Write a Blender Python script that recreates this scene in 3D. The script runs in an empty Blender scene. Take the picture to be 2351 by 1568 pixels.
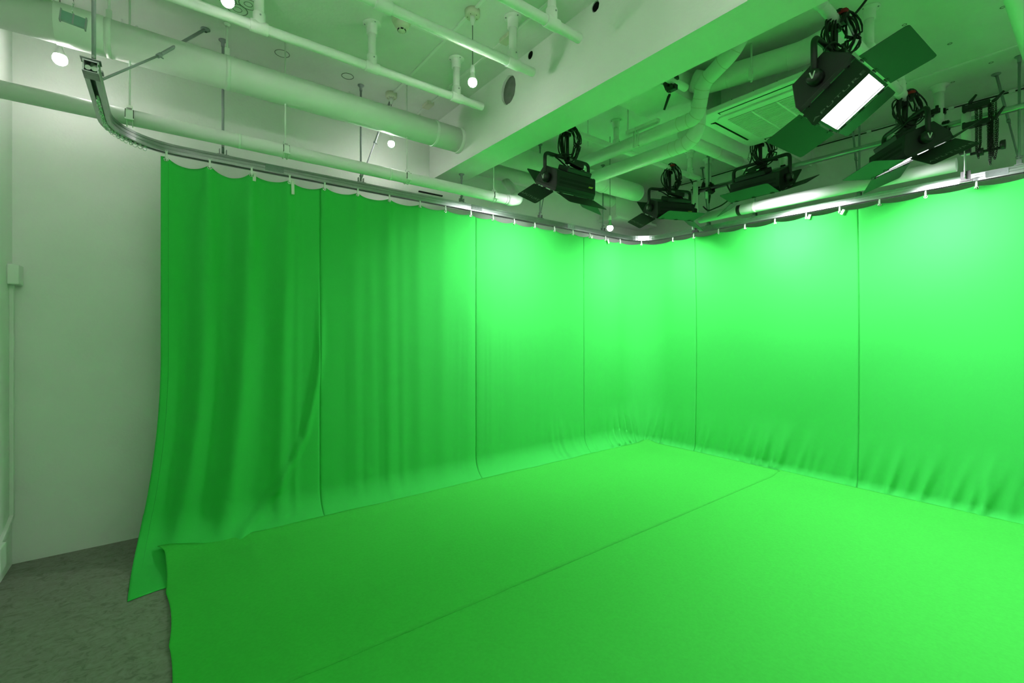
import bpy, bmesh, math, random
from mathutils import Vector, Matrix
random.seed(7)
PI = math.pi
S = bpy.context.scene
COL = S.collection

# ------------------------------------------------------------------ camera, world, exposure
cam_data = bpy.data.cameras.new('camera')
cam_data.sensor_width = 36.0
cam_data.lens = 1051.0 / 2351.0 * 36.0
cam_data.shift_y = -23.0 / 2351.0
cam_data.clip_start = 0.05
cam = bpy.data.objects.new('camera', cam_data)
COL.objects.link(cam)
cam.location = (0, 0, 1.55)
cam.rotation_euler = (PI / 2, 0, math.radians(52.7 - 90.0))
S.camera = cam
world = bpy.data.worlds.new('world'); S.world = world
world.use_nodes = True
world.node_tree.nodes['Background'].inputs[0].default_value = (0.6, 0.65, 0.6, 1)
world.node_tree.nodes['Background'].inputs[1].default_value = 0.02
S.view_settings.view_transform = 'Standard'
S.view_settings.look = 'None'
S.view_settings.gamma = 1.0
S.view_settings.use_curve_mapping = False
S.view_settings.exposure = 0.0
S.cycles.use_denoising = True
S.cycles.max_bounces = 7
S.cycles.diffuse_bounces = 6
S.cycles.glossy_bounces = 3
S.cycles.use_adaptive_sampling = True
S.cycles.adaptive_threshold = 0.10
S.cycles.use_light_tree = False
S.cycles.sample_clamp_indirect = 10.0
PANEL_E = 5.0       # glow of the diffuser itself
PANEL_W = 33.0      # light thrown by each LED panel (its beam is limited by the panel's lens sheet)
PANEL_SPREAD = math.radians(138)
BULB_E = 112.0      # radiance of the LED bulbs

# ------------------------------------------------------------------ materials
def mat(name, col, rough=0.6, metal=0.0, noise=0.0, nscale=20.0, bump=0.0, bscale=200.0, emit=0.0, sheen=0.0, spec=None):
    m = bpy.data.materials.new(name); m.use_nodes = True
    nt = m.node_tree; b = nt.nodes['Principled BSDF']
    c = (col[0], col[1], col[2], 1)
    b.inputs['Base Color'].default_value = c
    b.inputs['Roughness'].default_value = rough
    b.inputs['Metallic'].default_value = metal
    if spec is not None: b.inputs['Specular IOR Level'].default_value = spec
    if sheen: b.inputs['Sheen Weight'].default_value = sheen
    tc = nt.nodes.new('ShaderNodeTexCoord')
    if noise:
        n = nt.nodes.new('ShaderNodeTexNoise'); n.inputs['Scale'].default_value = nscale; n.inputs['Detail'].default_value = 5
        nt.links.new(tc.outputs['Object'], n.inputs['Vector'])
        r = nt.nodes.new('ShaderNodeValToRGB')
        r.color_ramp.elements[0].position = 0.3; r.color_ramp.elements[1].position = 0.7
        r.color_ramp.elements[0].color = tuple(max(0, k * (1 - noise)) for k in col) + (1,)
        r.color_ramp.elements[1].color = tuple(min(1, k * (1 + noise)) for k in col) + (1,)
        nt.links.new(n.outputs['Fac'], r.inputs['Fac']); nt.links.new(r.outputs['Color'], b.inputs['Base Color'])
    if bump:
        n2 = nt.nodes.new('ShaderNodeTexNoise'); n2.inputs['Scale'].default_value = bscale; n2.inputs['Detail'].default_value = 3
        nt.links.new(tc.outputs['Object'], n2.inputs['Vector'])
        bp = nt.nodes.new('ShaderNodeBump'); bp.inputs['Strength'].default_value = bump; bp.inputs['Distance'].default_value = 0.01
        nt.links.new(n2.outputs['Fac'], bp.inputs['Height']); nt.links.new(bp.outputs['Normal'], b.inputs['Normal'])
    if emit:
        b.inputs['Emission Color'].default_value = c; b.inputs['Emission Strength'].default_value = emit
    return m

M = {}
M['wall'] = mat('wall_paint', (0.82, 0.83, 0.81), 0.75, noise=0.02, nscale=3, bump=0.12, bscale=60)
M['ceil'] = mat('ceiling_paint', (0.72, 0.73, 0.71), 0.8, noise=0.03, nscale=5, bump=0.15, bscale=40)
M['pipe'] = mat('pipe_paint', (0.80, 0.81, 0.79), 0.45, noise=0.02, nscale=8, bump=0.05, bscale=50)
M['cream'] = mat('cream_plastic', (0.62, 0.62, 0.50), 0.5, noise=0.03)
M['plastic'] = mat('white_plastic', (0.78, 0.79, 0.77), 0.4, noise=0.01)
M['curtain'] = mat('curtain_green_fabric', (0.047, 0.50, 0.085), 0.95, noise=0.04, nscale=300, bump=0.06, bscale=900, spec=0.1)
M['cloth'] = mat('floor_green_fabric', (0.046, 0.445, 0.056), 0.95, noise=0.05, nscale=60, bump=0.08, bscale=700, spec=0.1)
M['seam'] = mat('seam_thread', (0.03, 0.36, 0.065), 0.95, noise=0.05)
M['black'] = mat('black_metal', (0.012, 0.013, 0.013), 0.42, noise=0.1, nscale=30)
M['blackmatte'] = mat('black_painted_sheet', (0.007, 0.0075, 0.0075), 0.5, noise=0.08, nscale=15)
M['rubber'] = mat('black_rubber', (0.006, 0.006, 0.006), 0.55, noise=0.1)
M['logo'] = mat('pale_print', (0.62, 0.66, 0.62), 0.6, noise=0.02)
M['logodim'] = mat('grey_print', (0.20, 0.23, 0.20), 0.6, noise=0.02)
M['vent'] = mat('vent_hole_black', (0.002, 0.002, 0.002), 0.9, noise=0.1)
M['alu'] = mat('aluminium_rail', (0.50, 0.52, 0.53), 0.28, metal=1.0, noise=0.05)
M['steel'] = mat('galvanised_steel', (0.32, 0.33, 0.34), 0.38, metal=1.0, noise=0.12, nscale=40)
M['greymetal'] = mat('grey_painted_metal', (0.27, 0.29, 0.31), 0.45, noise=0.05)
M['chrome'] = mat('chrome', (0.75, 0.75, 0.75), 0.15, metal=1.0, noise=0.02)
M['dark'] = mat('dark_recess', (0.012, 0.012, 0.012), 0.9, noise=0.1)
M['mortar'] = mat('grey_mortar', (0.20, 0.21, 0.20), 0.95, noise=0.15, nscale=15, bump=0.3)
M['bulb'] = mat('bulb_glow', (1.0, 0.96, 0.92), 0.5, emit=BULB_E)
M['panel'] = mat('led_panel_glow', (1.0, 0.97, 1.0), 0.5, emit=PANEL_E)
M['tape'] = mat('white_tape', (0.72, 0.73, 0.68), 0.6, noise=0.03)
M['roll'] = mat('white_paper_roll', (0.80, 0.78, 0.80), 0.55, noise=0.01, nscale=6)
M['red'] = mat('red_strap', (0.30, 0.012, 0.014), 0.7, noise=0.1)
M['yellow'] = mat('yellow_label', (0.45, 0.42, 0.05), 0.6, noise=0.05)
M['greentag'] = mat('teal_sheet', (0.16, 0.33, 0.26), 0.4, noise=0.03)
M['acgrill'] = mat('ac_grille', (0.34, 0.35, 0.30), 0.6, noise=0.03)
M['cord'] = mat('grey_cord', (0.20, 0.21, 0.20), 0.6, noise=0.05)
M['bracket'] = mat('white_steel_plate', (0.70, 0.64, 0.74), 0.4, noise=0.02)
# mottled vinyl floor
def floor_mat():
    m = bpy.data.materials.new('vinyl_floor'); m.use_nodes = True; nt = m.node_tree; b = nt.nodes['Principled BSDF']
    tc = nt.nodes.new('ShaderNodeTexCoord')
    mp = nt.nodes.new('ShaderNodeMapping'); mp.inputs['Scale'].default_value = (8, 10, 8); mp.inputs['Rotation'].default_value = (0, 0, 0.5)
    nt.links.new(tc.outputs['Object'], mp.inputs['Vector'])
    n = nt.nodes.new('ShaderNodeTexNoise'); n.inputs['Scale'].default_value = 2.2; n.inputs['Detail'].default_value = 9; n.inputs['Distortion'].default_value = 1.6; n.inputs['Roughness'].default_value = 0.62
    nt.links.new(mp.outputs['Vector'], n.inputs['Vector'])
    r = nt.nodes.new('ShaderNodeValToRGB'); cr = r.color_ramp
    cr.elements[0].position = 0.33; cr.elements[0].color = (0.135, 0.128, 0.108, 1)
    cr.elements[1].position = 0.66; cr.elements[1].color = (0.255, 0.25, 0.22, 1)
    e = cr.elements.new(0.47); e.color = (0.205, 0.20, 0.172, 1)
    nt.links.new(n.outputs['Fac'], r.inputs['Fac']); nt.links.new(r.outputs['Color'], b.inputs['Base Color'])
    b.inputs['Roughness'].default_value = 0.5
    return m
M['floor'] = floor_mat()

# ------------------------------------------------------------------ mesh helpers
class MB:
    """collects verts / faces for ONE mesh object"""
    def __init__(s): s.v = []; s.f = []; s.smooth = []
    def add(s, vs, fs, smooth=False):
        o = len(s.v); s.v += [tuple(v) for v in vs]
        for f in fs: s.f.append(tuple(i + o for i in f)); s.smooth.append(smooth)
        return s
    def box(s, c, d, R=None):
        hx, hy, hz = d[0] / 2, d[1] / 2, d[2] / 2
        vs = [Vector((x * hx, y * hy, z * hz)) for x in (-1, 1) for y in (-1, 1) for z in (-1, 1)]
        if R is not None: vs = [R @ v for v in vs]
        c = Vector(c)
        return s.add([v + c for v in vs], [(0, 1, 3, 2), (4, 6, 7, 5), (0, 4, 5, 1), (2, 3, 7, 6), (0, 2, 6, 4), (1, 5, 7, 3)])
    def bb(s, a, b):
        return s.box([(a[i] + b[i]) / 2 for i in range(3)], [abs(b[i] - a[i]) for i in range(3)])
    def tube(s, pts, r, n=12, cap=True, closed=False):
        P = [Vector(p) for p in pts]; N = len(P)
        rs = r if isinstance(r, (list, tuple)) else [r] * N
        T = []
        for i in range(N):
            if closed: t = P[(i + 1) % N] - P[i - 1]
            else: t = P[min(i + 1, N - 1)] - P[max(i - 1, 0)]
            T.append(t.normalized() if t.length > 1e-9 else Vector((0, 0, 1)))
        a = Vector((0, 0, 1)) if abs(T[0].z) < 0.9 else Vector((1, 0, 0))
        u = (a - T[0] * a.dot(T[0])).normalized()
        vs = []
        for i in range(N):
            u = u - T[i] * u.dot(T[i])
            u = u.normalized() if u.length > 1e-6 else T[i].orthogonal().normalized()
            w = T[i].cross(u)
            # mitre widening at bends
            for k in range(n):
                q = 2 * PI * k / n
                vs.append(P[i] + (u * math.cos(q) + w * math.sin(q)) * rs[i])
        fs = []
        for i in range(N if closed else N - 1):
            j = (i + 1) % N
            for k in range(n):
                fs.append((i * n + k, i * n + (k + 1) % n, j * n + (k + 1) % n, j * n + k))
        s.add(vs, fs, True)
        if cap and not closed:
            o = len(s.v) - len(vs)
            s.f.append(tuple(o + k for k in reversed(range(n)))); s.smooth.append(False)
            s.f.append(tuple(o + (N - 1) * n + k for k in range(n))); s.smooth.append(False)
        return s
    def cyl(s, a, b, r, n=16): return s.tube([a, b], r, n)
    def lathe(s, prof, c, n=20, axis='z'):
        """prof: list of (radius, height)"""
        vs = []
        for (r, h) in prof:
            for k in range(n):
                q = 2 * PI * k / n; x, y = r * math.cos(q), r * math.sin(q)
                p = (x, y, h) if axis == 'z' else ((h, x, y) if axis == 'x' else (x, h, y))
                vs.append(Vector(p) + Vector(c))
        fs = []
        for i in range(len(prof) - 1):
            for k in range(n):
                fs.append((i * n + k, i * n + (k + 1) % n, (i + 1) * n + (k + 1) % n, (i + 1) * n + k))
        return s.add(vs, fs, True)
    def torus(s, c, R, r, nrm=(0, 0, 1), N=20, n=8):
        nv = Vector(nrm).normalized(); a = nv.orthogonal().normalized(); b = nv.cross(a); c = Vector(c)
        return s.tube([c + (a * math.cos(2 * PI * i / N) + b * math.sin(2 * PI * i / N)) * R for i in range(N)], r, n, closed=True)
    def prism(s, poly, t, X=Vector((1, 0, 0)), Y=Vector((0, 1, 0)), O=Vector((0, 0, 0))):
        """2d polygon in plane (O,X,Y), thickness t centred"""
        Z = X.cross(Y).normalized(); n = len(poly)
        vs = [O + X * p[0] + Y * p[1] + Z * (t / 2) for p in poly] + [O + X * p[0] + Y * p[1] - Z * (t / 2) for p in poly]
        fs = [tuple(range(n)), tuple(reversed(range(n, 2 * n)))] + [(i, i + n, (i + 1) % n + n, (i + 1) % n) for i in range(n)]
        return s.add(vs, fs)
    def xf(s, Mx):
        s.v = [tuple(Mx @ Vector(v)) for v in s.v]; return s
    def mesh(s, name):
        me = bpy.data.meshes.new(name); me.from_pydata(s.v, [], s.f); me.validate()
        if len(me.polygons) == len(s.smooth): me.polygons.foreach_set('use_smooth', s.smooth)
        bm = bmesh.new(); bm.from_mesh(me); bmesh.ops.recalc_face_normals(bm, faces=bm.faces); bm.to_mesh(me); bm.free()
        return me
    def build(s, name, m, parent=None, bevel=0, recalc=True):
        me = s.mesh(name) if recalc else s.raw(name)
        me.materials.append(M[m] if isinstance(m, str) else m)
        o = bpy.data.objects.new(name, me); COL.objects.link(o)
        if parent is not None: adopt(o, parent)
        if bevel:
            b = o.modifiers.new('bevel', 'BEVEL'); b.width = bevel; b.segments = 2; b.limit_method = 'ANGLE'
        return o
    def raw(s, name):
        me = bpy.data.meshes.new(name); me.from_pydata(s.v, [], s.f)
        me.polygons.foreach_set('use_smooth', s.smooth); return me

WM = {}   # world matrix of each root / part at build time
def adopt(o, parent):
    """parent o, keeping coordinates: meshes are written in the frame of the top-level thing's world (or local when LOCAL)"""
    o.parent = parent
    mw = WM.get(parent.name)
    if mw is not None: o.matrix_parent_inverse = mw.inverted()
def tag(o, label=None, cat=None, group=None, kind=None):
    if label: o['label'] = label
    if cat: o['category'] = cat
    if group: o['group'] = group
    if kind: o['kind'] = kind
    return o
def thing(name, loc, label, cat, group=None, rotz=0.0, local=False):
    o = bpy.data.objects.new(name, None); COL.objects.link(o)
    o.empty_display_size = 0.05
    o.location = loc; o.rotation_euler = (0, 0, rotz)
    if not local: WM[o.name] = Matrix.Translation(Vector(loc))
    return tag(o, label, cat, group)
def struct(name, mb, m, label=None, parent=None, bevel=0):
    o = mb.build(name, m, parent, bevel)
    if parent is None: o['kind'] = 'structure'; o['label'] = label or name.replace('_', ' '); o['category'] = 'structure'
    return o
def copy_tree(o, parent=None, dx=None):
    c = o.copy(); COL.objects.link(c)
    if parent is not None: c.parent = parent
    for ch in list(o.children): copy_tree(ch, c)
    return c
def arc(c, r, a0, a1, n, z=None, plane='xy'):
    out = []
    for i in range(n + 1):
        q = a0 + (a1 - a0) * i / n
        out.append((c[0] + r * math.cos(q), c[1] + r * math.sin(q)) if z is None else (c[0] + r * math.cos(q), c[1] + r * math.sin(q), z))
    return out
def smooth_path(pts, r, n=6):
    """polyline with corners rounded by radius r"""
    P = [Vector(p) for p in pts]; out = [P[0]]
    for i in range(1, len(P) - 1):
        a = (P[i - 1] - P[i]); b = (P[i + 1] - P[i])
        d = min(r, a.length * 0.49, b.length * 0.49)
        p0 = P[i] + a.normalized() * d; p1 = P[i] + b.normalized() * d
        for k in range(n + 1):
            t = k / n; out.append(p0 * (1 - t) ** 2 + P[i] * 2 * t * (1 - t) + p1 * t * t)
    out.append(P[-1]); return out
def sstep(a, b, x):
    t = max(0.0, min(1.0, (x - a) / (b - a))); return t * t * (3 - 2 * t)

# ------------------------------------------------------------------ room shell
XL, XR, YF, YB, ZC = -0.80, 6.10, 4.44, -3.20, 3.735
struct('floor', MB().bb((XL - 0.1, YB - 0.1, -0.1), (XR + 0.1, YF + 0.1, 0)), 'floor', 'mottled grey vinyl floor')
CE = struct('ceiling', MB().bb((XL - 0.1, YB - 0.1, ZC), (XR + 0.1, YF + 0.1, ZC + 0.1)), 'ceil', 'painted concrete ceiling')
WA = struct('wall_back', MB().bb((XL - 0.1, YF, 0), (XR + 0.1, YF + 0.1, ZC)), 'wall', 'white wall behind the green curtain')
struct('wall_right', MB().bb((XR, YB, 0), (XR + 0.1, YF, ZC)), 'wall', 'white wall on the right behind the curtain')
struct('wall_left', MB().bb((XL - 0.1, YB, 0), (XL, YF, ZC)), 'wall', 'white wall at the left edge')
struct('wall_front', MB().bb((XL, YB - 0.1, 0), (XR, YB, ZC)), 'wall', 'white wall behind the camera')

# main beam with round holes in its left face
def beam():
    x0, x1, y0, y1, z0, z1 = 2.27, 2.58, YB, YF, 3.165, ZC
    holes = [(3.03, 3.548, 0.098, 0.118), (2.745, 3.700, 0.030, 0.032), (2.07, 3.696, 0.032, 0.036)]
    bm = bmesh.new()
    def loop(pts):
        vs = [bm.verts.new(p) for p in pts]
        return [bm.edges.new((vs[i], vs[(i + 1) % len(vs)])) for i in range(len(vs))], vs
    edges, ov = loop([(x0, y0, z0), (x0, y1, z0), (x0, y1, z1), (x0, y0, z1)])
    hv = []
    rnd = random.Random(3)
    for (cy, cz, ry, rz) in holes:
        pts = []
        for k in range(28):
            q = 2 * PI * k / 28; j = 1 + rnd.uniform(-0.03, 0.03)
            pts.append((x0, cy + ry * math.cos(q) * j, min(cz + rz * math.sin(q) * j, z1 - 0.002)))
        e, v = loop(pts); edges += e; hv.append(v)
    bmesh.ops.triangle_fill(bm, use_beauty=True, edges=edges)
    far = [bm.verts.new((x1, v.co.y, v.co.z)) for v in ov]
    for i in range(4):
        j = (i + 1) % 4; bm.faces.new((ov[i], ov[j], far[j], far[i]))
    bm.faces.new(far)
    for i, vs in enumerate(hv):      # tunnel walls of each hole
        d = 0.035 if i == 0 else 0.26
        back = [bm.verts.new((x0 + d, v.co.y, v.co.z)) for v in vs]
        n = len(vs)
        for k in range(n): bm.faces.new((vs[k], vs[(k + 1) % n], back[(k + 1) % n], back[k]))
        bm.faces.new(back)
    bmesh.ops.recalc_face_normals(bm, faces=bm.faces)
    me = bpy.data.meshes.new('ceiling_beam'); bm.to_mesh(me); bm.free(); me.materials.append(M['wall'])
    o = bpy.data.objects.new('trim_1', me); COL.objects.link(o)
    tag(o, 'deep white ceiling beam crossing above the curtain, with a round patched hole', 'structure', kind='structure')
    p = MB().lathe([(0.0, 0.0), (0.120, 0.0), (0.120, 0.012), (0, 0.012)], (x0 + 0.022, 3.03, 3.548), 28, 'x')
    p.v = [(v[0], 3.03 + (v[1] - 3.03) * 0.80, 3.548 + (v[2] - 3.548) * 0.96) for v in p.v]
    p.build('mortar_plug', 'mortar', o)
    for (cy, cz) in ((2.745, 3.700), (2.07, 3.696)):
        MB().lathe([(0.001, 0.05), (0.0285, 0.05), (0.0285, 0.003)], (x0, cy, cz), 20, 'x').build('hole_shade', 'dark', o)  # near-black cup paints the shade inside each small hole
    return o
BEAM = beam()
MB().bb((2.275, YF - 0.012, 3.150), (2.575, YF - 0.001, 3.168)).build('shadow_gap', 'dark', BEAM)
b2 = MB().bb((2.58, 2.16, 3.50), (XR, 2.58, ZC)); struct('trim_2', b2, 'wall', 'shallower white cross beam right of the deep beam')
MB().bb((2.14, YF - 0.02, 3.020), (2.42, YF - 0.001, 3.032)).build('dark_wall_strip', 'dark', WA)  # thin near-black strip on the back wall
# corner header box on the back wall
hb = MB().bb((4.95, 4.14, 3.13), (5.75, YF, 3.40)).bb((4.90, 4.08, 3.10), (5.80, YF, 3.13))
struct('trim_3', hb, 'wall', 'white boxed header in the far corner of the room')

# ceiling details
for (x, y, r) in ((0.744, 3.958, 0.052), (1.255, 3.97, 0.048), (0.452, 3.50, 0.055), (0.40, 3.60, 0.06), (0.335, 3.535, 0.05)):
    t = MB().torus((x, y, ZC - 0.0005), r, 0.003, N=28, n=6)
    if r >= 0.05 and y < 3.8: t.torus((x, y, ZC - 0.0005), r * 0.45, 0.002, N=20, n=6)
    t.build('patch_ring', 'mortar', CE)
def raceway(name, pts, label, w=0.022, h=0.012):
    mb = MB()
    for a, b in zip(pts[:-1], pts[1:]):
        if abs(a[0] - b[0]) > abs(a[1] - b[1]): mb.bb((a[0], a[1] - w / 2, ZC - h), (b[0], a[1] + w / 2, ZC))
        else: mb.bb((a[0] - w / 2, a[1], ZC - h), (a[0] + w / 2, b[1], ZC))
    return tag(mb.build(name, 'plastic', None, 0.002), label, 'raceway')
raceway('cable_raceway', [(1.675, 1.2), (1.675, 4.0)], 'thin white cable raceway on the ceiling joining two hanging bulbs')
raceway('cable_raceway', [(1.38, 3.02), (1.665, 3.02)], 'short white cable raceway on the ceiling beside the smoke detector')
raceway('cable_raceway', [(2.03, 1.0), (2.03, 4.3)], 'thin white cable raceway on the ceiling nearest the deep beam', 0.018)
raceway('cable_raceway', [(5.18, -2.0), (5.18, 2.1)], 'long cable raceway on the ceiling at the far right')
raceway('cable_raceway', [(4.72, 1.25), (4.72, 2.1)], 'short cable raceway on the ceiling behind the air conditioner', 0.018)
for i, (x, y, lb) in enumerate(((2.03, 2.72, 'small flat junction box on the ceiling between two pipe posts'), (2.02, 3.98, 'small flat junction box on the ceiling beside the beam and big pipe'))):
    tag(MB().bb((x - 0.035, y - 0.06, ZC - 0.03), (x + 0.035, y + 0.06, ZC)).build('junction_box', 'cream', None, 0.004), lb, 'junction box')
for (x, y) in ((-0.23, 4.207), (-0.151, 4.233), (0.455, 4.229), (0.543, 4.235), (1.20, 4.24), (1.35, 4.22), (2.05, 4.22)):
    MB().cyl((x, y, ZC), (x, y, ZC - 0.035), 0.006, 8).build('anchor_bolt', 'pipe', CE)
for (x, y) in ((3.85, 0.62), (4.5, 0.45), (4.75, 0.75), (5.35, 0.6), (5.2, 0.35), (4.2, 0.9), (5.5, 0.85)):
    MB().torus((x, y, ZC), 0.012, 0.003, N=12, n=6).build('anchor_hole', 'mortar', CE)
# thin wire with clips under the ceiling on the right wall
w = MB().tube([(XR - 0.012, YB + 0.3, ZC - 0.018)] + [(XR - 0.012, -2 + i * 0.5, ZC - 0.018 - 0.006 * (i % 2)) for i in range(13)], 0.006, 6)
t = thing('wall_cable', (XR - 0.01, 1.0, ZC - 0.03), 'thin dark cable clipped along the top of the right wall', 'cable')
w.build('cable', 'rubber', t)
for y in (0.55, 0.95, 1.6, 2.6): MB().bb((XR - 0.03, y - 0.02, ZC - 0.03), (XR, y + 0.02, ZC - 0.006)).build('clip', 'plastic', t)

# left wall: switch box with surface conduit
t = thing('conduit_box', (XL, 4.37, 0.3), 'grey white surface switch box with conduit running down the left corner', 'switch box')
MB().bb((XL, 4.30, 1.855), (XL + 0.055, 4.428, 1.985)).build('box', 'plastic', t, 0.006)
cd = MB().bb((XL, 4.362, 0.33), (XL + 0.02, 4.392, 1.855))
cd.box((XL + 0.01, 4.22, 0.29), (0.02, 0.34, 0.028), Matrix.Rotation(0.28, 3, 'X'))
cd.build('conduit', 'plastic', t, 0.002)
MB().bb((XL, 3.93, 0.13), (XL + 0.045, 4.06, 0.28)).build('socket_box', 'plastic', t, 0.006)

# ------------------------------------------------------------------ curtain rail path
RZ = 2.835
def rail_path(step=0.04):
    pts = [(-0.28, 3.00 + i * 0.04) for i in range(16)]
    pts += arc((0.12, 3.64), 0.40, PI, PI / 2, 16)
    pts += [(0.12 + i * (4.885 / 60), 4.04 + 0.02 * i / 60) for i in range(1, 60)]
    pts += arc((5.005, 3.66), 0.40, PI / 2, 0, 16)
    pts += [(5.405, 3.66 - i * 0.1) for i in range(1, 52)]
    return pts
RP = rail_path()
RS = [0.0]
for a, b in zip(RP[:-1], RP[1:]): RS.append(RS[-1] + math.hypot(b[0] - a[0], b[1] - a[1]))
def rail_at(s):
    s = max(0.0, min(RS[-1] - 1e-6, s))
    lo, hi = 0, len(RS) - 1
    while hi - lo > 1:
        m = (lo + hi) // 2
        if RS[m] <= s: lo = m
        else: hi = m
    f = (s - RS[lo]) / (RS[hi] - RS[lo])
    a, b = RP[lo], RP[hi]
    tx, ty = b[0] - a[0], b[1] - a[1]; L = math.hypot(tx, ty)
    return (a[0] + tx * f, a[1] + ty * f), (tx / L, ty / L)
def s_of(x=None, y=None):
    best = None
    for i, p in enumerate(RP):
        d = (p[0] - x) ** 2 + (p[1] - y) ** 2
        if best is None or d < best[0]: best = (d, i)
    i = best[1]; b = (1e9, 0)
    for k in range(-50, 51):
        s = RS[i] + k * 0.002
        p, _ = rail_at(s); d = (p[0] - x) ** 2 + (p[1] - y) ** 2
        if d < b[0]: b = (d, s)
    return b[1]
S0 = s_of(-0.02, 4.03)            # curtain starts here
S_END = RS[-1]
HX = [0.01, 0.27, 0.54, 0.81, 1.08, 1.36, 1.65, 1.96, 2.24, 2.54, 2.82, 3.11, 3.41, 3.72, 4.03, 4.33, 4.63, 4.93]
HY = [3.55, 3.25, 2.92, 2.60, 2.27, 1.96, 1.66, 1.34, 1.01, 0.69, 0.38]
HS = [s_of(x, 4.05) for x in HX] + [s_of(5.27, 3.96)] + [s_of(5.405, y) for y in HY]
HS.sort()
SEAMS = [s_of(1.05, 4.05), s_of(2.61, 4.05), s_of(4.23, 4.05), s_of(5.405, 3.24), s_of(5.405, 1.51)]

# rail
rail = thing('curtain_rail', (2.5, 4.05, RZ), 'aluminium curtain track curving round the room above the green curtain', 'curtain rail')
def sweep(path, prof, z):
    mb = MB(); n = len(prof); vs = []
    for i, p in enumerate(path):
        a = path[max(i - 1, 0)]; b = path[min(i + 1, len(path) - 1)]
        tx, ty = b[0] - a[0], b[1] - a[1]; L = math.hypot(tx, ty); nx, ny = ty / L, -tx / L
        for (u, v) in prof: vs.append((p[0] + nx * u, p[1] + ny * u, z + v))
    fs = []
    for i in range(len(path) - 1):
        for k in range(n): fs.append((i * n + k, i * n + (k + 1) % n, (i + 1) * n + (k + 1) % n, (i + 1) * n + k))
    fs.append(tuple(range(n))); fs.append(tuple((len(path) - 1) * n + k for k in range(n)))
    return mb.add(vs, fs)
prof = [(-0.030, 0.031), (0.030, 0.031), (0.030, 0.016), (0.026, 0.014), (0.026, 0.006), (0.030, 0.004), (0.030, -0.006), (0.027, -0.008), (0.027, -0.012), (0.030, -0.014), (0.030, -0.031), (0.010, -0.031), (0.010, -0.027), (0.024, -0.024),
        (0.024, 0.023), (-0.024, 0.023), (-0.024, -0.024), (-0.010, -0.027), (-0.010, -0.031), (-0.030, -0.031), (-0.030, -0.014), (-0.027, -0.012), (-0.027, -0.008), (-0.030, -0.006), (-0.030, 0.004), (-0.026, 0.006), (-0.026, 0.014), (-0.030, 0.016)]
sweep(RP, prof, RZ).build('track', 'alu', rail)
# end stop and splice plates
MB().bb((-0.310, 2.985, RZ - 0.034), (-0.250, 3.075, RZ - 0.031)).build('end_plate', 'steel', rail)
MB().bb((-0.318, 2.99, RZ + 0.031), (-0.242, 3.05, RZ + 0.034)).build('top_plate', 'steel', rail)
MB().cyl((-0.292, 3.02, RZ), (-0.292, 3.06, RZ), 0.012, 10).cyl((-0.268, 3.02, RZ), (-0.268, 3.06, RZ), 0.012, 10).build('end_roller', 'chrome', rail)
for s in (s_of(0.70, 4.05), s_of(2.60, 4.05), s_of(3.98, 4.05), s_of(5.405, 0.57)):
    (x, y), (tx, ty) = rail_at(s); nx, ny = ty, -tx
    R = Matrix.Rotation(math.atan2(ty, tx), 3, 'Z')
    mb = MB().box((x + nx * 0.032, y + ny * 0.032, RZ + 0.002), (0.13, 0.004, 0.050), R)
    for k in (-0.05, -0.018, 0.018, 0.05): mb.box((x + nx * 0.035 + tx * k, y + ny * 0.035 + ty * k, RZ + 0.004), (0.008, 0.004, 0.008), R)
    mb.build('splice_plate', 'greymetal', rail)
def hanger(x, y, top=ZC, brace=None, r=0.009):
    mb = MB().cyl((x, y, RZ + 0.05), (x, y, top), r, 10)
    mb.lathe([(0.0, 0), (0.028, 0), (0.028, -0.006), (0.012, -0.02), (0.012, -0.05)], (x, y, top), 14)
    mb.build('hanger_rod', 'greymetal', rail)
    k = MB().box((x, y, RZ + 0.033), (0.075, 0.05, 0.008)).box((x - 0.022, y, RZ + 0.055), (0.005, 0.03, 0.045)).box((x + 0.022, y, RZ + 0.055), (0.005, 0.03, 0.045)).cyl((x, y - 0.02, RZ + 0.10), (x, y + 0.02, RZ + 0.10), 0.008, 8)
    k.build('hanger_bracket', 'steel', rail)
    if brace:
        a = Vector((x, y, RZ + 0.06)); b = Vector(brace); m = a.lerp(b, 0.45)
        bb = MB().cyl(a, m, 0.0065, 8).cyl(m, b, 0.0095, 8).lathe([(0.0, 0), (0.03, 0), (0.03, -0.006), (0.012, -0.02)], b, 14)
        d = (b - a).normalized()
        bb.cyl(m - d * 0.012, m + d * 0.012, 0.0125, 8).cyl(m + Vector((0, 0, -0.004)), m + Vector((0.02, -0.01, -0.018)), 0.004, 6)
        bb.build('brace_rod', 'greymetal', rail)
hanger(-0.28, 3.13)
bq = MB().cyl((-0.26, 3.24, RZ + 0.045), (-0.02, 3.60, 3.27), 0.0065, 8).cyl((-0.02, 3.60, 3.27), (0.243, 3.974, ZC), 0.0105, 8).lathe([(0.0, 0), (0.03, 0), (0.03, -0.006), (0.012, -0.02)], (0.243, 3.974, ZC), 14)
bq.cyl((-0.027, 3.59, 3.258), (-0.013, 3.61, 3.282), 0.0135, 8).cyl((-0.02, 3.60, 3.265), (0.0, 3.585, 3.25), 0.004, 6).build('brace_rod', 'greymetal', rail)
MB().box((-0.262, 3.24, RZ + 0.042), (0.012, 0.05, 0.03)).build('brace_foot', 'steel', rail)
hanger(0.356, 4.045)
hanger(1.395, 4.045, brace=(1.70, 4.10, ZC))
hanger(2.435, 4.05, top=3.165)
hanger(3.502, 4.055, brace=(3.85, 4.25, ZC))
hanger(4.595, 4.06)
hanger(5.405, 3.05, brace=(5.72, 3.32, ZC))
hanger(5.405, 2.49)
hanger(5.405, 1.50, brace=(5.60, 1.62, ZC))
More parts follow.
